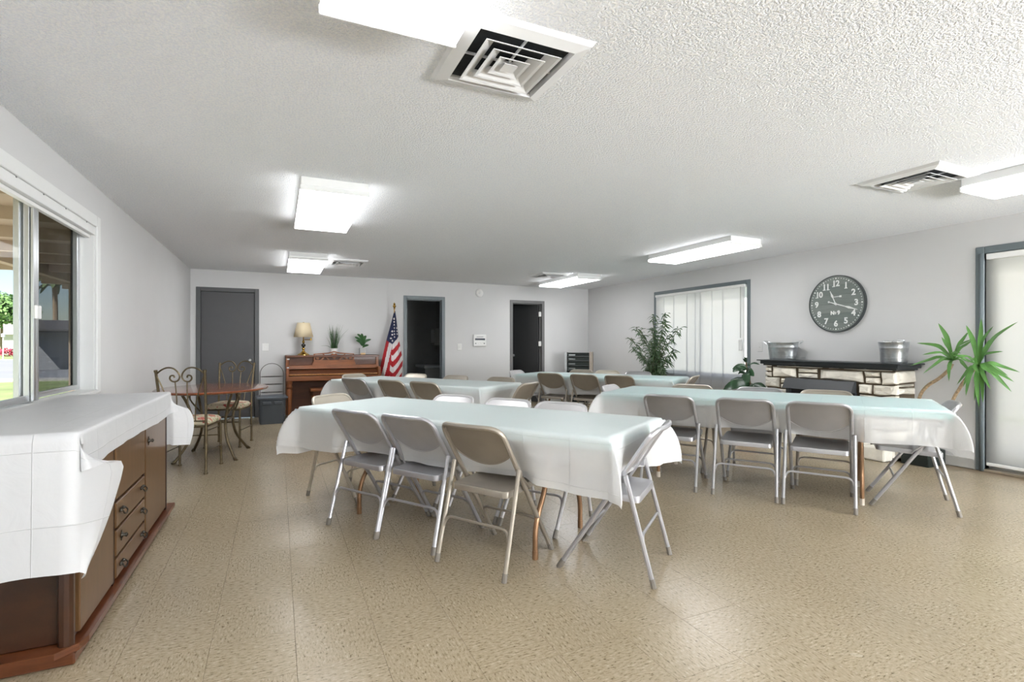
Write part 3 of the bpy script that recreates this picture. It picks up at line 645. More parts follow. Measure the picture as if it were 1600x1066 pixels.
for z0, z1, zz in ((.332, .452, .402), (.196, .318, .272), (.09, .182, .138)):
    d = front('drawer', .575, 1.155, z0, z1)
    obj('pull', pull(.66, zz, 'knob' if zz == .272 else 'drop'), M_pull, d); obj('pull', pull(1.08, zz, 'drop'), M_pull, d)
bm = B(); box(bm, (FX-.01, .533, .075), (FX+.012, .566, .86)); box(bm, (FX-.01, 1.157, .075), (FX+.012, 1.178, .86)); box(bm, (FX-.02, 1.77, .072), (FX+.02, 1.80, .86), .004); obj('divider_strip', bm, mat('dark_reveal', rgb(44, 22, 16), .4, var=.1), sb)
bm = drape(1.84, FX+.025-.01, .53, .38, 0, .155, .8835, lambda a, b, c: 0, (45, 45, 45, 45), {2: [(0, .02, -.155), (.17, .06, -.15), (.30, .08, -.19), (.24, .07, -.30), (.17, .06, -.38), (.08, .04, -.48), (.0, .015, -.56)], 3: [(0, .02, -.155), (.03, .10, -.12), (.05, .14, -.20), (.05, .14, -.30), (.04, .12, -.39)]}, 45, 4, .004)
c = obj('tablecloth', bm, M_cloth_sb, smooth='all')
for v in c.data.vertices: v.co = Vector((v.co.y+.012, v.co.x, v.co.z))
c.data.flip_normals(); c.location = (ox, oy, 0)
tag(c, 'white plastic cloth covering the brown sideboard under the window', 'tablecloth')
# ------------------------------------------------------------------ bistro set
def floral():
    m, n, l, p = new_mat('floral_fabric'); p.inputs['Roughness'].default_value = .85; tc = n.new('ShaderNodeTexCoord')
    a = n.new('ShaderNodeTexNoise'); a.inputs['Scale'].default_value = 16; a.inputs['Detail'].default_value = 3; l.new(tc.outputs['Object'], a.inputs[0])
    cr = n.new('ShaderNodeValToRGB'); cr.color_ramp.interpolation = 'CONSTANT'; e = cr.color_ramp.elements; e[0].position = 0; e[0].color = rgb(150, 148, 112); e[1].position = .40; e[1].color = rgb(214, 204, 178)
    k = e.new(.585); k.color = rgb(186, 84, 78); k = e.new(.64); k.color = rgb(206, 140, 120); l.new(a.outputs[0], cr.inputs[0]); l.new(cr.outputs[0], p.inputs['Base Color']); return m
M_floral = floral()
def iron_chair(loc, rz, label):
    t = thing('iron_chair', label, 'chair', loc, rz, 'scroll back iron chairs')
    hw = .19
    for s in (-1, 1):
        pts = smoothpath([(s*hw, -.215, 0), (s*hw, -.205, .25), (s*hw, -.205, .47), (s*(hw+.004), -.235, .75), (s*(hw+.012), -.275, .965)], 3)
        bm = B(); tube(bm, pts, .0125, 8); tube(bm, [pts[-1], pts[-1]+Vector((0, -.003, .018))], .016, 8); l = obj('leg', bm, M_iron, t, smooth=35)
        bm = B(); tube(bm, [(s*hw, -.215, 0), (s*hw, -.215, .018)], .018, 8); obj('foot_pad', bm, M_iron, l, smooth=35)
        bm = B(); tube(bm, [(s*hw, .215, 0), (s*(hw-.005), .20, .45)], .0125, 8); l = obj('leg', bm, M_iron, t, smooth=35)
        bm = B(); tube(bm, [(s*hw, .215, 0), (s*hw, .214, .018)], .018, 8); obj('foot_pad', bm, M_iron, l, smooth=35)
        sc = [(.2, .945), (.155, .985), (.105, 1.005), (.055, .995), (.018, .955), (.010, .915), (.03, .882), (.066, .876), (.09, .9), (.084, .928), (.06, .932), (.052, .912)]
        yb = lambda z: -.205-(z-.47)*.142
        bm = B(); tube(bm, smoothpath([(s*x, yb(z), z) for x, z in sc], 4), .0075, 7); obj('scroll', bm, M_iron, t, smooth=35)
        bm = B(); tube(bm, smoothpath([(s*.05, yb(.877), .877), (s*.045, yb(.7), .7), (s*.06, yb(.5), .5)]), .0055, 6)
        tube(bm, smoothpath([(s*.192, yb(.92), .92), (s*.15, yb(.80), .80), (s*.112, yb(.66), .66), (s*.10, yb(.5), .5)]), .0055, 6); obj('back_rod', bm, M_iron, t, smooth=35)
        bm = B(); tube(bm, [(s*hw, -.207, .2), (s*hw, .205, .2)], .006, 6); obj('stretcher', bm, M_iron, t, smooth=35)
    bm = B(); tube(bm, [(-hw, -.208, .5), (hw, -.208, .5)], .007, 6); obj('lower_rail', bm, M_iron, t, smooth=35)
    bm = B(); tube(bm, fillet([(0, -.2, .445), (hw, -.2, .445), (hw, .2, .445), (-hw, .2, .445), (-hw, -.2, .445), (0, -.2, .445)], .03), .009, 7); tube(bm, [(-hw, .205, .3), (hw, .205, .3)], .006, 6); obj('seat_frame', bm, M_iron, t, smooth=35)
    bm = B(); ol = fillet([(0, -.2, 0), (.2, -.2, 0), (.205, .215, 0), (-.205, .215, 0), (-.2, -.2, 0), (0, -.2, 0)], .07, 5)[:-1]; R = []
    for k, z in ((.93, .452), (1, .468), (1.0, .485), (.9, .508), (.6, .523), (.2, .528)): R.append([bm.verts.new((p.x*k, p.y*k, z)) for p in ol])
    for a, b in zip(R, R[1:]):
        for i in range(len(ol)): bm.faces.new((a[i], a[(i+1) % len(ol)], b[(i+1) % len(ol)], b[i]))
    bm.faces.new(R[-1]); bm.faces.new(R[0][::-1]); obj('cushion', bm, M_floral, t, smooth='all')
def facing(a, b):     # rear-middle, forward vector -> location, rotation
    f = Vector(b).normalized(); p = Vector(a)+f*.215; return (p.x, p.y, 0), math.atan2(f.y, f.x)-PI/2
l_, r_ = facing((-.80, 5.62), (.21, .975)); iron_chair(l_, r_, 'scroll back iron chair with floral seat beside the sideboard')
l_, r_ = facing((-.485, 7.33), (-.25, -.97)); iron_chair(l_, r_, 'scroll back iron chair behind the oval table in front of the closed door')
bt = thing('dining_table', 'oval polished wood table on curved iron legs beside the sideboard', 'table', (-.64, 6.48, 0), math.radians(-8))
bm = B(); lathe(bm, [(.93, .715), (.985, .722), (1, .733), (.985, .744), (.95, .748)], n=48, sx=.54, sy=.66); obj('tabletop', bm, wood('cherry_top', rgb(112, 58, 32), rgb(146, 82, 48), .18, (6, 1, 1), 3, .5), bt, smooth=35)
for sx, sy_ in ((1, 1), (1, -1), (-1, 1), (-1, -1)):
    bm = B(); tube(bm, smoothpath([(sx*.24, sy_*.26, .716), (sx*.19, sy_*.2, .58), (sx*.155, sy_*.17, .40), (sx*.175, sy_*.2, .22), (sx*.25, sy_*.29, .06), (sx*.285, sy_*.33, .004)]), .014, 8); l = obj('leg', bm, M_iron, bt, smooth=35)
    bm = B(); tube(bm, [(sx*.275, sy_*.315, .02), (sx*.29, sy_*.335, 0)], .02, 8); obj('foot_pad', bm, M_iron, l, smooth=35)
    bm = B(); tube(bm, smoothpath([(sx*.17, sy_*.18, .46), (sx*.24, sy_*.05, .62), (sx*.2, 0, .715)]), .008, 7); obj('brace', bm, M_iron, bt, smooth=35)
bm = B(); tube(bm, fillet([(.16, .17, .40), (-.16, .17, .40), (-.16, -.17, .40), (.16, -.17, .40), (.16, .17, .40)], .05), .007, 6); obj('leg_ring', bm, M_iron, bt, smooth=35)
# ------------------------------------------------------------------ storage tote and wire stand
M_tote = mat('grey_tote', rgb(64, 70, 76), .45, var=.05)
tt = thing('storage_tote', 'dark grey lidded plastic tote beside the piano', 'tote', (-.085, 8.84, 0), math.radians(4))
bm = B(); R = []
for k, z in ((.86, 0), (.88, .02), (.95, .36), (1, .37), (1, .385)): R.append([bm.verts.new(p*k+Vector((0, 0, z))) for p in fillet([(0, -.2, 0), (.2, -.2, 0), (.2, .2, 0), (-.2, .2, 0), (-.2, -.2, 0), (0, -.2, 0)], .05, 4)[:-1]])
for a, b in zip(R, R[1:]):
    for i in range(len(a)): bm.faces.new((a[i], a[(i+1) % len(a)], b[(i+1) % len(a)], b[i]))
bm.faces.new(R[0][::-1]); bm.faces.new(R[-1]); obj('body', bm, M_tote, tt, smooth=35)
bm = B(); box(bm, (-.215, -.215, .385), (.215, .215, .415), .012); box(bm, (-.17, -.17, .41), (.17, .17, .425), .008); obj('lid', bm, mat('tote_lid', rgb(84, 90, 98), .4, var=.05), tt)
for s in (-1, 1): bm = B(); box(bm, (s*.08-.06, -.216, .30), (s*.08+.06, -.19, .345), .006); obj('latch', bm, M_tote, tt)
ws = thing('wire_stand', 'tall arched three tier wire stand standing on the grey tote lid', 'stand', (-.085, 8.86, .425))
bm = B(); a = [(-.165, 0, 0), (-.165, 0, .33)]+[(-.165*math.cos(PI*k/12), 0, .33+.165*math.sin(PI*k/12)) for k in range(1, 12)]+[(.165, 0, .33), (.165, 0, 0)]; tube(bm, a, .005, 6); obj('arch_frame', bm, M_wire, ws, smooth=35)
for z in (.045, .17, .29):
    bm = B(); tube(bm, [(.155*math.cos(2*PI*k/24), .1*math.sin(2*PI*k/24), z) for k in range(25)], .004, 5); tube(bm, [(-.165, 0, z), (.165, 0, z)], .003, 5); obj('tier_ring', bm, M_wire, ws, smooth=35)
for s in (-1, 1): bm = B(); tube(bm, [(s*.165, -.09, .003), (s*.165, .09, .003)], .004, 5); obj('foot', bm, M_wire, ws, smooth=35)
# ------------------------------------------------------------------ piano
M_p1 = wood('piano_oak', rgb(112, 62, 28), rgb(146, 86, 42), .45, (1, 8, 8), 3, .05)
M_p2 = wood('piano_dark', rgb(78, 42, 22), rgb(102, 58, 30), .45, (1, 8, 8), 3, .05)
pn = thing('upright_piano', 'brown wooden upright piano with carved music desk against the far wall', 'piano', (.12, 9.55, 0))
PW = 1.49
bm = B(); box(bm, (.05, -.30, .05), (PW-.05, -.02, .99)); obj('back_case', bm, M_p2, pn)
for x in (0, PW-.045): bm = B(); box(bm, (x, -.36, .03), (x+.045, -.01, 1.0), .004); box(bm, (x, -.58, .62), (x+.045, -.35, .84), .012); obj('side_panel', bm, M_p1, pn)
bm = B(); box(bm, (-.012, -.38, 1.0), (PW+.012, 0, 1.035), .008); obj('lid', bm, M_p2, pn)
bm = B(); box(bm, (.045, -.325, .87), (PW-.045, -.30, 1.0), .003); obj('upper_panel', bm, M_p2, pn)
bm = B(); prism(bm, [(-.30, .87), (-.42, .868), (-.43, .812), (-.30, .80)], lambda u, v, d: (d, u, v), .045, PW-.045); obj('fallboard_shelf', bm, M_p1, pn)
bm = B(); prism(bm, [(-.32, .81), (-.40, .80), (-.52, .735), (-.52, .71), (-.32, .71)], lambda u, v, d: (d, u, v), .046, PW-.046); obj('fallboard', bm, M_p2, pn)
bm = B(); box(bm, (.05, -.548, .712), (PW-.05, -.522, .732), .003); obj('brass_strip', bm, mat('worn_edge', rgb(170, 120, 66), .35, var=.3, scale=40), pn)
bm = B(); box(bm, (0, -.60, .625), (PW, -.30, .70), .006); obj('key_bed', bm, M_p1, pn)
bm = B(); box(bm, (.05, -.31, .06), (PW-.05, -.29, .62)); obj('lower_panel', bm, M_p2, pn)
for x in (.05, PW-.05):
    bm = B(); lathe(bm, [(.03, 0), (.022, .03), (.034, .07), (.024, .1), (.03, .14), (.042, .48), (.034, .5), (.046, .53), (.036, .56), (.045, .60), (.045, .626)], (x, -.55, 0), 14); obj('leg', bm, M_p1, pn, smooth=35)
    bm = B(); box(bm, (x-.04, -.56, .0), (x+.04, -.02, .06), .008); obj('toe_block', bm, M_p2, pn)
md = None
bm = B(); fnd = lambda u, v, d: (u, -.40+d+(v-.87)*.18, v)
prism(bm, [(.40, .868), (1.10, .868), (1.075, .955), (.43, .955)], fnd, 0, .014); md = obj('music_desk', bm, M_p1, pn)
def desk_piece(nm, poly): bm = B(); prism(bm, poly, fnd, .001, .013); obj(nm, bm, M_p1, md)
desk_piece('frame_bar', [(.425, .955), (.445, .955), (.445, 1.05), (.425, 1.05)]); desk_piece('frame_bar', [(1.055, .955), (1.075, .955), (1.075, 1.05), (1.055, 1.05)])
desk_piece('top_rail', [(.425, 1.045), (.66, 1.058), (.75, 1.085), (.84, 1.058), (1.075, 1.045), (1.075, 1.06), (.84, 1.078), (.75, 1.104), (.66, 1.078), (.425, 1.06)])
desk_piece('heart', [(.75, .965), (.70, 1.02), (.70, 1.05), (.725, 1.065), (.75, 1.05), (.775, 1.065), (.80, 1.05), (.80, 1.02)])
for s in (-1, 1):
    desk_piece('strut', [(.75+s*.07, .955), (.75+s*.095, .955), (.75+s*.19, 1.055), (.75+s*.165, 1.055)]); desk_piece('strut', [(.75-s*.005+s*.20, .955), (.75+s*.225, .955), (.75+s*.16, 1.02), (.75+s*.14, 1.01)])
    desk_piece('scroll', [(.75+s*.255, .96), (.75+s*.285, .975), (.75+s*.29, 1.01), (.75+s*.27, 1.03), (.75+s*.245, 1.02), (.75+s*.24, .985)])
for z in (.965, .835): bm = B(); box(bm, (.018 if z > .9 else .012, -.365 if z > .9 else -.583, z), (.055 if z > .9 else .046, -.36 if z > .9 else -.578, z+.018)); obj('paper_tag', bm, M_white, pn)
pb = thing('piano_bench', 'low brown wooden bench tucked under the piano', 'bench', (.86, 9.0, 0))
bm = B(); box(bm, (-.38, -.17, .46), (.38, .17, .50), .008); obj('seat', bm, M_p1, pb)
bm = B(); box(bm, (-.35, -.15, .38), (.35, .15, .46), .004); obj('apron', bm, M_p2, pb)
for sx in (-1, 1):
    for s2 in (-1, 1): bm = B(); tube(bm, [(sx*.33, s2*.13, 0), (sx*.33, s2*.13, .4)], [.016, .024], 8); obj('leg', bm, M_p1, pb, smooth=35)
# things on the piano
ZP = 1.035
t = thing('table_lamp', 'brass and black ball table lamp with cream shade on the piano', 'lamp', (.395, 9.36, ZP))
bm = B(); lathe(bm, [(.095, 0), (.095, .012), (.08, .022), (.05, .04), (.03, .062), (.018, .085)], n=24); lathe(bm, [(.012, .085), (.028, .105), (.028, .115), (.012, .135)], n=16); obj('base', bm, M_brass, t, smooth=35)
bm = B(); lathe(bm, [(.006, .132), (.03, .145), (.036, .165), (.03, .187), (.006, .198)], n=20); obj('black_ball', bm, mat('black_gloss', rgb(24, 22, 22), .1, var=.02), t, smooth=35)
bm = B(); lathe(bm, [(.01, .198), (.022, .215), (.022, .228), (.01, .245), (.01, .30), (.006, .33), (.006, .54), (.014, .545), (.014, .555)], n=16); tube(bm, [(0, 0, .26), (.11, 0, .26), (.112, 0, .29)], .007, 8); lathe(bm, [(.014, .25), (.014, .29)], (.118, 0, 0), 10); obj('swing_arm', bm, M_brass, t, smooth=35)
bm = B(); R = []
for r, z in ((.155, .305), (.1, .545), (.098, .545), (.153, .305)): R.append([bm.verts.new((r*math.cos(2*PI*k/32), r*math.sin(2*PI*k/32), z)) for k in range(32)])
for a, b in zip(R, R[1:]+R[:1]):
    for k in range(32): f = bm.faces.new((a[k], a[(k+1) % 32], b[(k+1) % 32], b[k])); f.smooth = True
sh = cloth_mat('cream_shade', .0, .3, rgb(236, 222, 190), .8, False); obj('lamp_shade', bm, sh, t)
def leaf(bm, path, w, prof=None, fold=.15, nrm=None, mi=0):
    """blade along a path; w = half width; V fold"""
    P = smoothpath(path, 3); n_ = len(P)-1; V = []
    for i, p in enumerate(P):
        s = i/n_; tg = (P[min(i+1, n_)]-P[max(i-1, 0)]).normalized(); up = Vector(nrm) if nrm else Vector((0, 0, 1))
        sd = tg.cross(up); sd = sd.normalized() if sd.length > 1e-4 else Vector((1, 0, 0)); nn = sd.cross(tg)
        ww = w*(prof(s) if prof else math.sin(PI*min(1, s*.92+.06))**.7)
        V.append([bm.verts.new(p-sd*ww+nn*ww*fold), bm.verts.new(p), bm.verts.new(p+sd*ww+nn*ww*fold)])
    for a, b in zip(V, V[1:]):
        for k in range(2): f = bm.faces.new((a[k], a[k+1], b[k+1], b[k])); f.smooth = True; f.material_index = mi
M_grass = mat('grass_blades', rgb(74, 104, 66), .6, var=.35, scale=30); M_ficus = mat('ficus_leaf', rgb(40, 70, 44), .3, var=.25, scale=12)
M_fig = mat('fig_leaf', rgb(52, 92, 50), .4, var=.25, scale=20); M_yucca = mat('yucca_leaf', rgb(88, 136, 66), .4, var=.25, scale=9); M_bamboo = mat('bamboo_leaf', rgb(66, 92, 58), .5, var=.35, scale=14)
t = thing('potted_grass', 'spiky green grass plant in white pot on the piano', 'plant', (.89, 9.40, ZP))
bm = B(); lathe(bm, [(.055, 0), (.068, .1), (.072, .112), (.064, .112), (.055, .09)], n=24); obj('pot', bm, M_white, t, smooth=35)
bm = B(); rd = random.Random(3)
for k in range(95):
    a = rd.uniform(0, 2*PI); r0 = rd.uniform(0, .05); hh = rd.uniform(.24, .46); lean = rd.uniform(.01, .10)
    leaf(bm, [(r0*math.cos(a), r0*math.sin(a), .09), ((r0+lean*.3)*math.cos(a), (r0+lean*.3)*math.sin(a), .09+hh*.5), ((r0+lean)*math.cos(a), (r0+lean)*math.sin(a), .09+hh)], .0045, lambda s: 1-s*.9, nrm=(math.sin(a), -math.cos(a), .2))
for q in ([(.03, 0, .1), (.09, 0, .28), (.16, 0, .37), (.24, -.01, .45)], [(.03, 0, .1), (.1, .02, .27), (.17, .0, .35)], [(-.04, 0, .1), (-.08, 0, .22), (-.13, 0, .31)], [(-.04, 0, .12), (-.13, 0, .16), (-.22, -.01, .155)]): leaf(bm, q, .004, lambda s: 1-s*.85, nrm=(0, -1, .1))
o = obj('grass_blades', bm, M_grass, t); o['kind'] = 'stuff'
t = thing('potted_fig', 'small broad leaved plant in grey cube pot on the piano', 'plant', (1.365, 9.38, ZP))
bm = B(); box(bm, (-.055, -.055, .012), (.055, .055, .12), .005); obj('pot', bm, mat('concrete_pot', rgb(176, 176, 174), .7, var=.06), t)
bm = B(); box(bm, (-.04, -.057, 0), (.04, .045, .034), .003); obj('wooden_foot', bm, mat('pot_gold', rgb(206, 170, 120), .5, var=.08), t)
bm = B(); tube(bm, smoothpath([(0, 0, .1), (.01, 0, .2), (-.005, 0, .32)]), .005, 6); obj('stem', bm, mat('stem_green', rgb(80, 90, 50), .6), t, smooth=35)
for dx, dz, ang, ln, zz in ((-.14, .31, 0, 1, .2), (-.10, .36, 0, 1, .25), (-.03, .37, 0, 1, .26), (.06, .33, 0, 1.2, .22), (.14, .27, 0, 1, .2), (.05, .22, .3, 1, .16), (-.05, .2, -.3, 1.1, .16), (-.12, .25, .2, 1, .18), (.1, .17, 0, .9, .13), (0, .26, -1, 1.2, .16)):
    bm = B(); leaf(bm, [(0, 0, zz), (dx*.5, -.03*ang-.03, zz+(dz-zz)*.7), (dx, -.06*ang-.05, dz)], .026*ln, nrm=(0, -.8, .5)); obj('leaf', bm, M_fig, t)
# ------------------------------------------------------------------ flag
def flag():
    t = thing('flag_on_pole', 'drooping United States flag on a stand between piano and doorway', 'flag', (1.915, 9.33, 0))
    bm = B(); lathe(bm, [(.14, 0), (.14, .02), (.1, .05), (.03, .07), (.02, .12)], n=24); obj('base', bm, M_brass, t, smooth=35)
    bm = B(); tube(bm, [(0, 0, .05), (0, 0, 1.86)], .011, 8); obj('pole', bm, mat('pole_wood', rgb(190, 150, 90), .4), t, smooth=35)
    bm = B(); lathe(bm, [(.01, 1.85), (.022, 1.858), (.012, 1.872), (.03, 1.9), (.03, 1.915), (.014, 1.93), (.022, 1.945), (.004, 1.97)], n=14); obj('finial', bm, M_brass, t, smooth=35)
    # outline of the hanging cloth measured on its own plane (crop pixels, 1 px = k m)
    k = .01156*.1126*8.8/8.8; sc = .1126*.01165
    X = lambda u: (u-230)*sc*1.0; Z = lambda v: 1.825-(v-135)*sc
    Lf = [(135, 228), (250, 200), (540, 122), (900, 38), (1050, 30), (1400, 40), (1700, 70)]; Rt = [(135, 242), (250, 258), (490, 285), (660, 318), (820, 346), (1050, 330), (1400, 300), (1700, 262)]
    def ip(tb, v):
        for (a, b), (c, d) in zip(tb, tb[1:]):
            if v <= c: return b+(d-b)*(v-a)/(c-a)
        return tb[-1][1]
    nu, nv = 56, 150; V1 = 1600
    def colour(u, v):
        bnd = 600+(u-185)*(-110/100) if u > 185 else 545+(u-125)*.9
        if v < bnd:
            for (su, sv) in [(222, 248), (222, 290), (222, 333), (222, 375), (222, 418), (222, 460), (222, 500), (262, 415), (262, 458), (172, 517), (190, 465), (258, 375), (188, 550), (192, 422)]:
                if (u-su)**2+(v-sv)**2 < 11**2: return 1
            return 2
        if u < 185-(v-600)*.12 and v < 1600:                       # side panel, stripes run down
            q = (u-(125-(v-545)*.235))
            return 0 if q < 32 else (1 if q < 72 else 0)
        q = (v-bnd)-0
        return 1 if int(q//78) % 2 == 0 else 0
    bm = B()
    def pos(i, j, sgn):
        v = 135+(V1-135)*j/nv; a, b = ip(Lf, v), ip(Rt, v); s = i/nu; u = a+(b-a)*s
        wd = (b-a)*sc; dep = .42*wd*math.sin(PI*s)
        fold = .016*min(1, (v-135)/300)*(math.sin(s*PI*5+v*.004)+.5*math.sin(s*PI*9+1-v*.003))*math.sin(PI*s)
        return Vector((X(u), sgn*(dep+fold*1.3), Z(v))), u, v
    for sgn in (-1, 1):
        Vs = [[None]*(nv+1) for _ in range(nu+1)]
        for i in range(nu+1):
            for j in range(nv+1): Vs[i][j] = bm.verts.new(pos(i, j, sgn)[0])
        for i in range(nu):
            for j in range(nv):
                _, u, v = pos(i+.5, j+.5, sgn); f = bm.faces.new((Vs[i][j], Vs[i+1][j], Vs[i+1][j+1], Vs[i][j+1])); f.smooth = True; f.material_index = colour(u, v)
    bmesh.ops.remove_doubles(bm, verts=bm.verts[:], dist=1e-5)
    obj('flag_cloth', bm, [mat('flag_red', rgb(172, 32, 40), .8, var=.04), mat('flag_white', rgb(226, 220, 220), .8, var=.02), mat('flag_blue', rgb(30, 38, 72), .8, var=.05)], t)
flag()
# ------------------------------------------------------------------ equipment rack in the corner
t = thing('equipment_rack', 'low rack of slim black units with pale sides in the far corner', 'rack', (5.30, 9.07, 0), math.radians(-37))
M_side = mat('rack_side', rgb(168, 158, 146), .5, var=.03)
bm = B(); box(bm, (0, 0, 0), (.05, .32, 1.06), .004); obj('side_panel', bm, M_alu, t); bm = B(); box(bm, (.5, 0, 0), (.53, .02, 1.07), .003); box(bm, (.53, .015, 0), (.56, .32, 1.06), .004); obj('side_panel', bm, M_side, t)
bm = B(); box(bm, (.05, .28, 0), (.5, .3, 1.03)); box(bm, (.05, .02, 1.03), (.5, .3, 1.045)); obj('back_panel', bm, M_dkgreen, t)
for k, z in enumerate((.97, .885, .79, .695, .6, .5, .4, .3, .2, .1)):
    bm = B(); box(bm, (.052, .012, z-.006), (.498, .28, z), .001); obj('shelf', bm, M_midgrey, t)
    bm = B(); box(bm, (.058, .022, z+.001), (.492, .27, z+(.045 if k < 1 else .066)), .003); u_ = obj('unit', bm, M_dkgreen, t)
    bm = B(); box(bm, (.085, .016, z+.018), (.215, .023, z+.046), .001); obj('label_strip', bm, M_midgrey if k else M_alu, u_)
# ------------------------------------------------------------------ fireplace
M_stone = [mat('cream_stone_%s' % q, c, .85, var=.10, scale=9, bump=.9, bscale=22) for q, c in (('a', rgb(232, 227, 214)), ('b', rgb(222, 217, 205)), ('c', rgb(240, 236, 224)), ('d', rgb(204, 200, 190)))]
M_mortar = mat('dark_mortar', rgb(92, 80, 64), .9, var=.1)
M_mantel = mat('black_mantel', rgb(40, 46, 48), .35, var=.1)
FXX, FY0, FY1 = 5.83, 3.20, 4.78
fp = thing('fireplace', 'cream stone fireplace with black mantel below the clock', 'fireplace', (0, 0, 0))
bm = B(); box(bm, (FXX+.02, FY0+.02, 0), (XR, FY1-.02, .97)); obj('core', bm, M_mortar, fp)
bm = B(); box(bm, (FXX-.055, FY0-.045, .965), (XR, FY1+.03, 1.005), .004); box(bm, (FXX-.02, FY0-.012, .945), (XR, FY1+.01, .965), .002); obj('mantel', bm, M_mantel, fp)
bm = B(); box(bm, (FXX-.075, FY0-.08, 1.005), (XR, FY1+.07, 1.018), .003); obj('mantel_shelf', bm, M_mantel, fp)
rs = random.Random(5)
def stone(poly, fn, d=.035):
    # irregular bevelled stone: outline shrunk towards the face
    bm = B(); n_ = len(poly); cu = sum(p[0] for p in poly)/n_; cv = sum(p[1] for p in poly)/n_
    pts = []
    for i in range(n_):
        a, b = poly[i], poly[(i+1) % n_]; L_ = math.hypot(b[0]-a[0], b[1]-a[1]); k = 3 if L_ > .12 else 2
        for q in range(k): s = q/k; pts.append((a[0]+(b[0]-a[0])*s+rs.uniform(-.003, .003), a[1]+(b[1]-a[1])*s+rs.uniform(-.003, .003)))
    mn = max(.02, min(max(p[0] for p in pts)-min(p[0] for p in pts), max(p[1] for p in pts)-min(p[1] for p in pts)))
    R = []
    for sh, dd in ((.003, -.03), (.004, .012), (.011, .026), (.022, d)):
        k = 1-sh*2/mn if sh*2 < mn*.9 else .15
        R.append([bm.verts.new(fn(cu+(u-cu)*k, cv+(v-cv)*k, dd+(rs.uniform(-.006, .008) if dd > .02 else 0))) for u, v in pts])
    m = len(pts)
    for a, b in zip(R, R[1:]):
        for i in range(m): bm.faces.new((a[i], a[(i+1) % m], b[(i+1) % m], b[i]))
    c = bm.verts.new(fn(cu, cv, d+rs.uniform(-.004, .01)))
    for i in range(m): bm.faces.new((R[-1][i], R[-1][(i+1) % m], c))
    obj('stone', bm, rs.choice(M_stone), fp)
def f_front(y, z, d): return (FXX+.02-d, y, z)
def f_side(x, z, d): return (x, FY0+.02-d, z)
def img2front(u, v):         # crop coordinates of the stone face -> (Y, Z) on the face plane
    px, py = 1160+u*.1875, 500+v*.1875; r = (px-800)/804; z = FXX/(r*cy+sy); return (-r*z*sy+z*cy, 1.22-(py-538)*z/804)
def img2side(u, v):
    px, py = 1160+u*.1875, 500+v*.1875; X_ = FXX+(XR-FXX)*(u-1285)/(1412-1285); z = X_*sy+FY0*cy; return (X_, 1.22-(py-538)*z/804)
front_st = [[(186,362),(240,366),(240,390),(186,386)],[(186,394),(240,396),(240,426),(186,424)],[(186,432),(240,432),(241,472),(186,466)],[(244,366),(704,380),(704,406),(450,396),(244,386)],[(709,381),(807,384),(808,408),(709,405)],[(812,386),(1282,398),(1282,430),(1005,424),(812,411)],
 [(245,391),(445,401),(447,480),(246,470)],[(451,402),(630,410),(628,444),(452,438)],[(453,444),(628,450),(630,490),(453,482)],[(635,413),(998,428),(1008,470),(1012,524),(634,490)],[(1004,428),(1150,434),(1148,478),(1014,474)],[(1017,480),(1148,484),(1154,538),(1018,528)],[(1156,435),(1280,437),(1282,540),(1160,544)],
 [(186,474),(308,482),(306,562),(186,552)],[(315,486),(384,490),(380,526),(315,526)],[(313,533),(379,535),(388,572),(313,565)],[(186,560),(226,564),(226,640),(186,630)],[(231,568),(392,577),(392,650),(231,640)],[(966,534),(1076,540),(1073,618),(966,612)],[(1081,544),(1285,550),(1286,628),(1140,634),(1084,622)],[(966,620),(1138,638),(1136,690),(966,680)],[(1143,640),(1286,634),(1287,700),(1143,694)]]
for p in front_st: stone([img2front(*q) for q in p], f_front)
side_st = [[(1290,384),(1412,380),(1412,414),(1290,426)],[(1290,433),(1412,422),(1412,522),(1290,538)],[(1290,545),(1412,529),(1412,556),(1290,566)],[(1290,572),(1412,562),(1412,620),(1290,626)]]
for p in side_st: stone([img2side(*q) for q in p], f_side)
# courses below the table line
z = .60
for hh in (.16, .13, .17, .12):
    y = FY0+.01
    while y < FY1-.03:
        w_ = rs.uniform(.14, .34); y1 = min(FY1, y+w_)
        if FY1-y1 < .1: y1 = FY1
        if not (y > 3.47 and y1 < 4.35): stone([(y+.006, z-hh+.006), (y1-.006, z-hh+.006), (y1-.006, z-.004), (y+.006, z-.004)], f_front)
        y = y1
    for xa, xb in ((FXX+.01, FXX+.2), (FXX+.2, XR)): stone([(xa+.004, z-hh+.006), (xb-.004, z-hh+.006), (xb-.004, z-.004), (xa+.004, z-.004)], f_side)
    z -= hh
# hearth stones
y = FY0+.02
while y < FY1-.05:
    y1 = min(FY1, y+rs.uniform(.14, .26)); bm = B(); box(bm, (5.67, y+.006, 0), (FXX-.005, y1-.006, .15+rs.uniform(-.01, .01)), .018)
    for v in bm.verts: v.co += Vector((rs.uniform(-.005, .005), rs.uniform(-.004, .004), rs.uniform(0, .004)))
    obj('hearth_stone', bm, rs.choice(M_stone), fp); y = y1
M_insert = mat('insert_black', rgb(52, 55, 58), .45, var=.05)
Zt, Zb = .80, .66; pa = img2front(385, 478); pb_ = img2front(960, 515); pc = img2front(960, 632)
bm = B(); hy0, hy1 = pb_[0], pa[0]
prism(bm, [(FXX-.02, pa[1]), (FXX-.06, pa[1]-.005), (FXX-.12, pa[1]-.125), (FXX-.02, pa[1]-.125)], lambda u, v, d: (u, d, v), hy0, hy1); hood = obj('insert_hood', bm, M_insert, fp)
bm = B(); box(bm, (FXX-.05, hy0, .15), (FXX-.008, hy0+.06, pa[1]-.126)); box(bm, (FXX-.05, hy1-.06, .15), (FXX-.008, hy1, pa[1]-.126)); obj('insert_frame', bm, M_insert, fp)
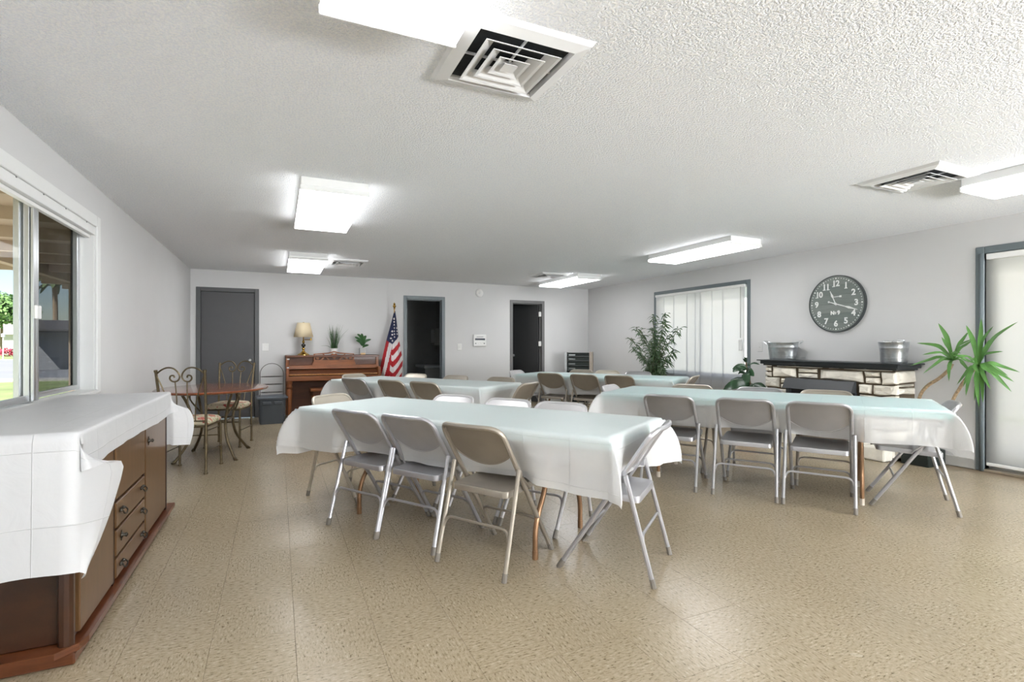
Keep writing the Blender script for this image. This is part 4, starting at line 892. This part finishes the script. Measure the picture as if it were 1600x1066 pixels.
bm = B(); box(bm, (FXX-.03, hy0+.06, .15), (FXX-.012, hy1-.06, pa[1]-.126)); obj('firebox_screen', bm, M_black, fp)
# tubs on the mantel
def tub(yc, label, rz):
    t = thing('metal_tub', label, 'tub', (5.99, yc, 1.018), rz, 'galvanised tubs on the mantel')
    bm = B(); lathe(bm, [(.82, 0), (.85, .01), (.875, .05), (.89, .055), (.88, .062), (.95, .155), (.965, .16), (.955, .167), (1, .215), (1.03, .222), (1.02, .228), (.985, .222), (.86, .02)], n=36, sx=.135, sy=.205)
    obj('body', bm, M_steel, t, smooth=35)
    for s in (-1, 1):
        bm = B(); tube(bm, fillet([(-.05, s*.2, .205), (-.05, s*.255, .24), (.05, s*.255, .24), (.05, s*.2, .205)], .012), .004, 6); obj('handle', bm, M_alu, t, smooth=35)
tub(4.645, 'galvanised oval tub on the mantel end nearest the sheer curtain', 0)
tub(3.315, 'galvanised oval tub on the mantel end nearest the patio door', math.radians(-52))
# ------------------------------------------------------------------ clock
ck = thing('wall_clock', 'large round grey plank clock with white numerals above the fireplace', 'clock', (XR, 4.05, 1.71))
R0 = .338
M_plank = [mat('clock_plank_%s' % q, c, .6, var=.08, scale=6, stretch=(1, 1, 8)) for q, c in (('a', rgb(116, 124, 120)), ('b', rgb(108, 117, 113)), ('c', rgb(122, 129, 125)))]
M_num = mat('clock_white', rgb(228, 230, 228), .6, var=.01)
# local frame for the face: horizontal h runs towards -Y (to the viewer's right), v up, d out of the wall
fc = lambda h, v, d: (-d, -h, v)
npk = 6
for i in range(npk):
    v0, v1 = -R0+2*R0*i/npk+.0012, -R0+2*R0*(i+1)/npk-.0012; P = []
    for k in range(13): v = v0+(v1-v0)*k/12; P.append((math.sqrt(max(0, R0*R0-v*v))*.985, v))
    P2 = P+[(-h, v) for h, v in P[::-1]]
    bm = B(); prism(bm, P2, fc, .012, .032); obj('plank', bm, M_plank[i % 3], ck)
bm = B(); ring = []
for r, d in ((R0*.98, .0), (R0+.008, .0), (R0+.008, .036), (R0*.985, .036)): ring.append([bm.verts.new(fc(r*math.cos(2*PI*k/72), r*math.sin(2*PI*k/72), d)) for k in range(72)])
for a, b in zip(ring, ring[1:]+ring[:1]):
    for k in range(72): bm.faces.new((a[k], a[(k+1) % 72], b[(k+1) % 72], b[k]))
obj('rim', bm, mat('clock_rim', rgb(52, 58, 58), .5, var=.05), ck, smooth=35)
bm = B(); box(bm, (-.012, -R0*.69, -R0*.69), (-.002, R0*.69, R0*.69)); obj('backing', bm, M_black, ck)
def disc(bm, h, v, r, d0, d1): prism(bm, [(h+r*math.cos(2*PI*k/12), v+r*math.sin(2*PI*k/12)) for k in range(12)], fc, d0, d1)
for k in range(60):
    a = 2*PI*k/60; bm = B(); disc(bm, .308*math.sin(a), .308*math.cos(a), .0095 if k % 5 == 0 else .0052, .032, .0335); obj('minute_dot', bm, M_num, ck)
def text(body, h, v, size, nm='numeral'):
    cu = bpy.data.curves.new(nm, 'FONT'); cu.body = body; cu.size = size; cu.align_x = 'CENTER'; cu.align_y = 'CENTER'; cu.extrude = .0006; cu.offset = .0035 if size > .05 else .001; cu.materials.append(M_num); cu.resolution_u = 3
    if len(body) > 1: cu.space_character = .9
    o = bpy.data.objects.new('t', cu); COL.objects.link(o); bpy.context.view_layer.update()
    me = bpy.data.meshes.new_from_object(o.evaluated_get(bpy.context.evaluated_depsgraph_get())); bpy.data.objects.remove(o); me.name = nm
    if not me.materials: me.materials.append(M_num)
    o = bpy.data.objects.new(nm, me); COL.objects.link(o); o.parent = ck; o.location = fc(h, v, .0335); o.rotation_euler = (PI/2, 0, -PI/2); return o
for k in range(1, 13):
    a = 2*PI*k/12; r = .243; h, v = r*math.sin(a), r*math.cos(a); o = text(str(k), h, v, .098)
    if k in (1, 11, 12, 10):          # slab feet of the ones
        xs = {1: [0], 11: [-.024, .026], 12: [-.028], 10: [-.03]}[k]
        bm = B()
        for x in xs: box(bm, (x-.018, -.037, -.001), (x+.018, -.028, .001))
        obj('serif', bm, M_num, o)
text('N', -.042, -.112, .06, 'lettering'); text('o', -.006, -.105, .042, 'lettering'); text('9', .034, -.110, .064, 'lettering')
bm = B(); prism(bm, [(-.016, -.127), (.005, -.127), (.005, -.122), (-.016, -.122)], fc, .0325, .0345); obj('underline', bm, M_num, ck)
def hand(nm, ang, ln, tail, wmax, d):
    a = math.radians(ang); D = (math.sin(a), math.cos(a)); Nn = (D[1], -D[0])
    pr_ = [(-tail, .005), (0, .006), (ln*.45, .005), (ln*.62, wmax), (ln*.8, .006), (ln, .0025)]
    P = [(D[0]*s+Nn[0]*w_, D[1]*s+Nn[1]*w_) for s, w_ in pr_]+[(D[0]*s-Nn[0]*w_, D[1]*s-Nn[1]*w_) for s, w_ in pr_[::-1]]
    bm = B(); prism(bm, P, fc, d, d+.003)
    if tail > .05: disc(bm, -D[0]*tail, -D[1]*tail, .012, d, d+.003)
    obj(nm, bm, M_num, ck)
hand('minute_hand', 108, .275, .085, .014, .043); hand('hour_hand', -23, .17, .02, .014, .039)
bm = B(); disc(bm, 0, 0, .012, .033, .05); obj('hub', bm, M_num, ck)
bm = B(); prism(bm, [(-.04, .080), (.045, .083), (.045, .076), (.07, .076), (.07, .098), (.045, .098), (.045, .090), (-.04, .087)], fc, .035, .037); obj('white_bar', bm, M_num, ck)  # short key-shaped white bar above the hub
# ------------------------------------------------------------------ plants on the floor
M_soil = mat('soil', rgb(60, 46, 34), .95, var=.3, scale=40)
M_trunk = mat('trunk', rgb(150, 128, 100), .8, var=.5, scale=45, bump=.5)
t = thing('yucca_plant', 'bright green two stemmed yucca in black box planter beside the patio door', 'plant', (5.98, 3.03, 0))
bm = B(); box(bm, (-.15, -.12, 0), (.15, .13, .20), .01); obj('planter', bm, M_dkgreen, t)
bm = B(); box(bm, (-.135, -.105, .19), (.135, .115, .203)); obj('soil', bm, M_soil, t)
W0 = Vector((5.98, 3.03, 0))
def yc(px, py, x=5.95):
    r = (px-800)/804; z = x/(r*cy+sy); return Vector((x, -r*z*sy+z*cy, 1.22-(py-538)*z/804))-W0
def yz(u, v, x=5.95): return yc(1420+u*.14073, 490+v*.14073, x)
bm = B(); tube(bm, smoothpath([(0, .06, .19), (0, .05, .42)]+[yz(*q) for q in ((115, 945), (200, 810), (330, 725), (440, 630), (480, 560))]), [.017]*20+[.014]*40 if False else .016, 8); obj('stem', bm, M_trunk, t, smooth=35)
bm = B(); tube(bm, smoothpath([(.03, -.04, .19), (.02, -.16, .42)]+[yz(*q, 5.98) for q in ((495, 950), (560, 840), (620, 745), (740, 600))]), .015, 8); obj('stem', bm, M_trunk, t, smooth=35)
c1 = yz(490, 500); c2 = yz(770, 560, 5.98)
tips1 = [(325,105,0),(395,262,-.05),(605,195,.1),(85,328,0),(245,458,-.15),(45,580,-.05),(232,668,-.12),(345,440,.12),(405,580,-.2),(510,750,-.1),(620,655,.1),(695,440,-.18),(615,295,.15),(720,560,.05),(760,285,-.08)]
tips2 = [(635,128,0),(755,55,.08),(1005,140,-.1),(1215,90,.0),(1100,420,-.08),(1205,655,.05),(1235,758,-.1),(1125,875,.03),(1030,700,.12),(1080,700,-.15),(945,840,-.06),(845,1040,-.1),(735,910,-.16),(760,1000,.1),(680,810,-.12),(565,790,-.05),(560,465,-.14),(905,660,-.2),(675,980,.08),(800,290,.15),(585,545,.1),(860,520,-.22)]
for c0, tips, xx in ((c1, tips1, 5.95), (c2, tips2, 5.98)):
    for (u, v, dx) in tips:
        e = yz(u, v, xx); e.x += dx; L_ = (e-c0).length
        up = .35 if e.z > c0.z else .16
        md_ = c0.lerp(e, .5)+Vector((dx*.3, 0, up*L_*.45)); bm = B()
        leaf(bm, [c0+Vector((0, 0, -.02)), c0.lerp(md_, .55)+Vector((0, 0, .02)), md_, e], .010+.011*min(1, L_/.35), lambda s: (.45+1.1*s if s < .5 else 1.0)*(1-max(0, (s-.5)/.5)**2.2), .25, nrm=(-.75, 0, .65)); obj('leaf', bm, M_yucca, t)
t = thing('rubber_plant', 'dark green broad leaved rubber plant between sheer curtain and fireplace', 'plant', (5.84, 5.06, 0))
W1 = Vector((5.84, 5.06, 0))
bm = B(); lathe(bm, [(.11, 0), (.14, .22), (.15, .25), (.135, .25), (.13, .22)], n=24); obj('pot', bm, mat('terracotta', rgb(150, 92, 66), .7, var=.08), t, smooth=35)
bm = B(); lathe(bm, [(.13, .215), (.12, .225)], n=20); obj('soil', bm, M_soil, t)
def fz(u, v, x=5.84):
    p = yc(1130+u*.0657, 550+v*.0657, x)+W0-W1; return p
bm = B(); tube(bm, smoothpath([(0, 0, .2), (0, .02, .5)]+[fz(*q) for q in ((650, 860), (640, 720), (600, 600), (560, 400), (545, 250))]), .011, 7); obj('stem', bm, mat('stem_brown', rgb(120, 104, 84), .7, var=.2), t, smooth=35)
for (a, b, w_, x1) in (((545, 250), (540, 150), .035, -.02), ((560, 330), (280, 410), .028, -.05), ((570, 400), (325, 465), .05, -.08), ((600, 320), (865, 300), .013, 0), ((560, 430), (770, 575), .045, -.03), ((570, 470), (740, 720), .062, -.10), ((540, 640), (160, 690), .016, 0), ((640, 740), (155, 905), .075, -.12), ((650, 820), (420, 860), .06, -.02), ((660, 780), (770, 880), .03, -.05), ((580, 380), (520, 470), .05, -.1), ((700, 780), (960, 880), .03, .05), ((560, 520), (430, 525), .02, -.06), ((600, 330), (685, 330), .022, -.05), ((650, 860), (300, 960), .07, .05), ((650, 900), (900, 1000), .06, .05)):
    p0 = fz(*a); p1 = fz(*b); p1.x += x1; m_ = p0.lerp(p1, .5)+Vector((x1*.4, 0, .025)); bm = B(); leaf(bm, [p0, m_, p1], w_, None, .2, nrm=(-.9, 0, .45)); obj('leaf', bm, M_ficus, t)
t = thing('bamboo_palm', 'tall feathery bamboo palm at the edge of the sheer curtain', 'plant', (5.84, 6.95, 0))
bm = B(); lathe(bm, [(.13, 0), (.16, .25), (.17, .29), (.15, .29), (.14, .25)], n=24); obj('pot', bm, mat('dark_pot', rgb(70, 62, 54), .6, var=.08), t, smooth=35)
bm = B(); lathe(bm, [(.145, .25), (.13, .26)], n=20); obj('soil', bm, M_soil, t)
rd = random.Random(11); fol = B()
W2 = Vector((5.84, 6.95, 0))
def bz(u, v, x=5.84): return yc(1000+u*.1125, 480+v*.1125, x)+W0-W2
ends = [((215, 130), -.05), ((320, 90), .03), ((420, 230), -.1), ((540, 300), 0), ((-60, 290), .0), ((-150, 440), .03), ((60, 320), -.1), ((150, 420), .05), ((430, 410), -.08), ((440, 600), .04), ((60, 640), -.1), ((400, 700), -.05), ((120, 720), .05), ((240, 300), -.12), ((-100, 560), .0), ((250, 480), -.15), ((380, 850), -.1), ((110, 870), -.05), ((230, 620), .0), ((300, 560), -.12)]
for k, (e, dx) in enumerate(ends):
    b0 = Vector((rd.uniform(-.06, .06), rd.uniform(-.06, .06), .25)); e_ = bz(*e); e_.x += dx
    md_ = Vector((b0.x*.7+e_.x*.3, b0.y*.75+e_.y*.25, .25+(e_.z-.25)*.62)); P = smoothpath([b0, md_, e_], 8)
    bm = B(); tube(bm, P, .0055, 5); obj('cane', bm, mat('cane_green', rgb(96, 104, 70), .5, var=.2) if k == 0 else bpy.data.materials['cane_green'], t, smooth=35)
    n_ = len(P)
    for i in range(5, n_):
        for q in range(5):
            a = rd.uniform(0, 2*PI); el = rd.uniform(-.7, .45); L_ = rd.uniform(.09, .17); d_ = Vector((math.cos(a)*math.cos(el)*.7, math.sin(a)*math.cos(el), math.sin(el)))
            p0 = P[i]+Vector((rd.uniform(-.02, .02), rd.uniform(-.02, .02), rd.uniform(-.02, .02)))
            leaf(fol, [p0, p0+d_*L_*.5, p0+d_*L_+Vector((0, 0, -.03))], .010, lambda s: math.sin(PI*min(1, s*.9+.08)), .1, nrm=(-.6, rd.uniform(-.5, .5), .6))
o = obj('foliage', fol, M_bamboo, t); o['kind'] = 'stuff'
# ------------------------------------------------------------------ outdoors
M_lawn = mat('lawn', rgb(126, 140, 88), .9, var=.25, scale=.8, space='Object'); M_road = mat('asphalt', rgb(132, 134, 138), .85, var=.06, scale=.5)
M_conc = mat('concrete', rgb(176, 172, 164), .85, var=.05, scale=2)
bm = B(); box(bm, (-150, -60, -.5), (150, 150, -.16)); struct('ground', bm, M_lawn, 'dry grass ground outside')
bm = B(); box(bm, (-120, 26, -.2), (90, 58, -.135)); struct('road', bm, M_road, 'grey asphalt street outside the window')
bm = B(); box(bm, (-120, 24.6, -.2), (90, 26, -.10)); box(bm, (-120, 58, -.2), (90, 59.2, -.1)); struct('kerb', bm, M_conc, 'pale concrete kerbs of the street')
bm = B(); box(bm, (-5, -6, -.2), (XL-T, 17, -.12)); struct('patio_slab', bm, M_conc, 'concrete patio slab outside the window')
bm = B(); box(bm, (XR+T, -6, -.2), (XR+5, 12, -.12)); struct('terrace_slab', bm, M_conc, 'concrete terrace outside the patio door')
nb = thing('bounce_building', 'pale building added across the terrace to light the curtains evenly', 'building', (XR+6.5, 4, -.16))  # added block, bounces even light onto the curtains
bm = B(); box(bm, (0, -14, 0), (6, 14, 3.4)); obj('wall', bm, mat('pale_stucco', rgb(232, 230, 226), .9, var=.02, scale=2), nb)
bm = B(); box(bm, (-.4, -14.4, 3.4), (6.4, 14.4, 3.6)); obj('roof', bm, M_conc, nb)
pr_ = thing('patio_cover', 'tan beamed patio cover outside the sliding window', 'patio cover', (XL-T, 4, 0))
M_tan = mat('tan_paint', rgb(178, 158, 138), .7, var=.05, scale=2)
bm = B(); box(bm, (-2.6, -8, 2.44), (0, 14, 2.5)); obj('roof_deck', bm, M_tan, pr_)
bm = B(); box(bm, (-1.86, -8, 2.26), (-1.76, 14, 2.44), .005); obj('edge_beam', bm, M_tan, pr_)
for y in range(-8, 15, 1): bm = B(); box(bm, (-2.5, y-.045, 2.32), (0, y+.045, 2.44)); obj('rafter', bm, M_tan, pr_)
for y in (-4.5, 7.2): bm = B(); box(bm, (-1.87, y-.06, -.12), (-1.75, y+.06, 2.26), .006); obj('post', bm, M_tan, pr_)
bm = B(); box(bm, (XR+T, -4, 2.3), (XR+1.1, 10.5, 2.42), .01); tag(obj('roof_eave', bm, M_tan), 'tan roof overhang above the patio door outside', 'eave')
def out(px, t_, z=0):
    r = (px-800)/804; return Vector(((r*cy+sy)*t_, (-r*sy+cy)*t_, z))
hs = thing('house', 'low white house with red door across the street', 'house', (-36, 92, -.16))
M_hw = mat('house_white', rgb(226, 224, 220), .8, var=.03, scale=1)
bm = B(); box(bm, (-16, 0, 0), (9, 8, 2.7)); obj('wall', bm, M_hw, hs)
bm = B(); prism(bm, [(-.6, 2.7), (4, 3.9), (8.6, 2.7)], lambda u, v, d: (d, u, v), -16.5, 9.5); obj('roof', bm, mat('roof_grey', rgb(170, 166, 164), .8, var=.05), hs)
bm = B(); box(bm, (-1.2, -.06, 0), (.5, 0, 2.0)); obj('door', bm, mat('red_door', rgb(170, 40, 50), .6), hs)
bm = B(); box(bm, (-2.6, -.06, 2.05), (.9, 0, 2.45)); obj('window', bm, mat('far_window', rgb(90, 104, 120), .2), hs)
def leafy(name, label, loc, R_, n_, s, m, trunk, seed, cat='tree', rz=1):
    t = thing(name, label, cat, loc); r_ = random.Random(seed); bm = B()
    cl = [(Vector((r_.uniform(-.6, .6)*R_, r_.uniform(-.6, .6)*R_, r_.uniform(-.5, .6)*R_*rz)), r_.uniform(.35, .6)*R_) for _ in range(9)]
    for k in range(n_):
        c, rr = r_.choice(cl); d_ = Vector((r_.gauss(0, 1), r_.gauss(0, 1), r_.gauss(0, 1))).normalized(); p = c+d_*rr*r_.uniform(.75, 1.05)+Vector((0, 0, trunk))
        a = Vector((r_.gauss(0, 1), r_.gauss(0, 1), r_.gauss(0, 1))).normalized(); b = a.cross(d_).normalized()
        bm.faces.new([bm.verts.new(p+q) for q in (a*s, b*s*.6, -a*s, -b*s*.6)])
    o = obj('foliage', bm, m, t); o['kind'] = 'stuff'
    bm = B(); tube(bm, [(0, 0, 0), (.05, 0, trunk*.6), (0, .1, trunk)], [.05*R_, .04*R_, .02*R_], 7); obj('trunk', bm, M_trunk, t, smooth=35)
p = out(2, 66, -.16); leafy('street_tree', 'large leafy green tree above the white house across the street', p, 3.6, 3000, .28, mat('tree_leaf', rgb(104, 138, 76), .7, var=.35, scale=2), 5.2, 4)
p = out(-120, 70, -.16); leafy('street_tree', 'leafy tree across the street beyond the window frame', p, 3.2, 1500, .3, bpy.data.materials['tree_leaf'], 4.6, 9)
p = out(13, 57, -.16); leafy('flowering_bush', 'small red flowering bush in front of the white house', p, .8, 400, .1, mat('bush_red', rgb(186, 60, 84), .7, var=.5, scale=3), .45, 6, 'bush', .6)
p = out(118, 27, -.16); cp = thing('neighbour_carport', 'grey carport with dark roof seen through the window screen', 'carport', (p.x, p.y, p.z), math.radians(5))
bm = B(); box(bm, (-1.9, 1.4, 0), (3.5, 7, 2.1)); obj('wall', bm, mat('carport_grey', rgb(150, 152, 154), .8, var=.04, scale=1), cp)
bm = B(); prism(bm, [(-.4, 2.15), (3.6, 2.75), (7.6, 2.15), (7.6, 2.05), (-.4, 2.05)], lambda u, v, d: (d, u, v), -2.3, 3.9); obj('roof', bm, mat('carport_roof', rgb(78, 76, 76), .8, var=.05, scale=1), cp)
for x in (-1.8, .6, 3): bm = B(); box(bm, (x-.06, -.06, 0), (x+.06, .06, 2.05)); obj('post', bm, M_midgrey, cp)
p = out(84, 38, -.16); pt = thing('palm_tree', 'tall palm tree rising behind the grey carport', 'palm', p)
bm = B(); tube(bm, smoothpath([(0, 0, 0), (.1, 0, 3), (.05, 0, 5.6)]), .16, 8); obj('trunk', bm, M_trunk, pt, smooth=35)
rd = random.Random(2)
for k in range(22):
    a = 2*PI*k/22+rd.uniform(-.1, .1); e = rd.uniform(-.5, .9); L_ = rd.uniform(1.2, 1.7); bm = B()
    leaf(bm, [(.05, 0, 5.6), (.05+L_*.5*math.cos(a), L_*.5*math.sin(a), 5.6+.5*e+.25), (.05+L_*math.cos(a), L_*math.sin(a), 5.6+.7*e-.35)], .2, lambda s: math.sin(PI*min(1, s*.8+.15)), .3); obj('frond', bm, mat('palm_green', rgb(96, 112, 70), .6, var=.2) if k == 0 else bpy.data.materials['palm_green'], pt)
p = out(5, 46, -.16); lp = thing('street_lamp', 'thin white street lamp standing by the road outside', 'street lamp', p)
bm = B(); tube(bm, [(0, 0, 0), (0, 0, 2.0)], .05, 8); obj('pole', bm, M_white, lp, smooth=35); bm = B(); lathe(bm, [(.05, 2.0), (.16, 2.05), (.14, 2.3), (.03, 2.36)], n=10); obj('lantern', bm, M_white, lp, smooth=35)
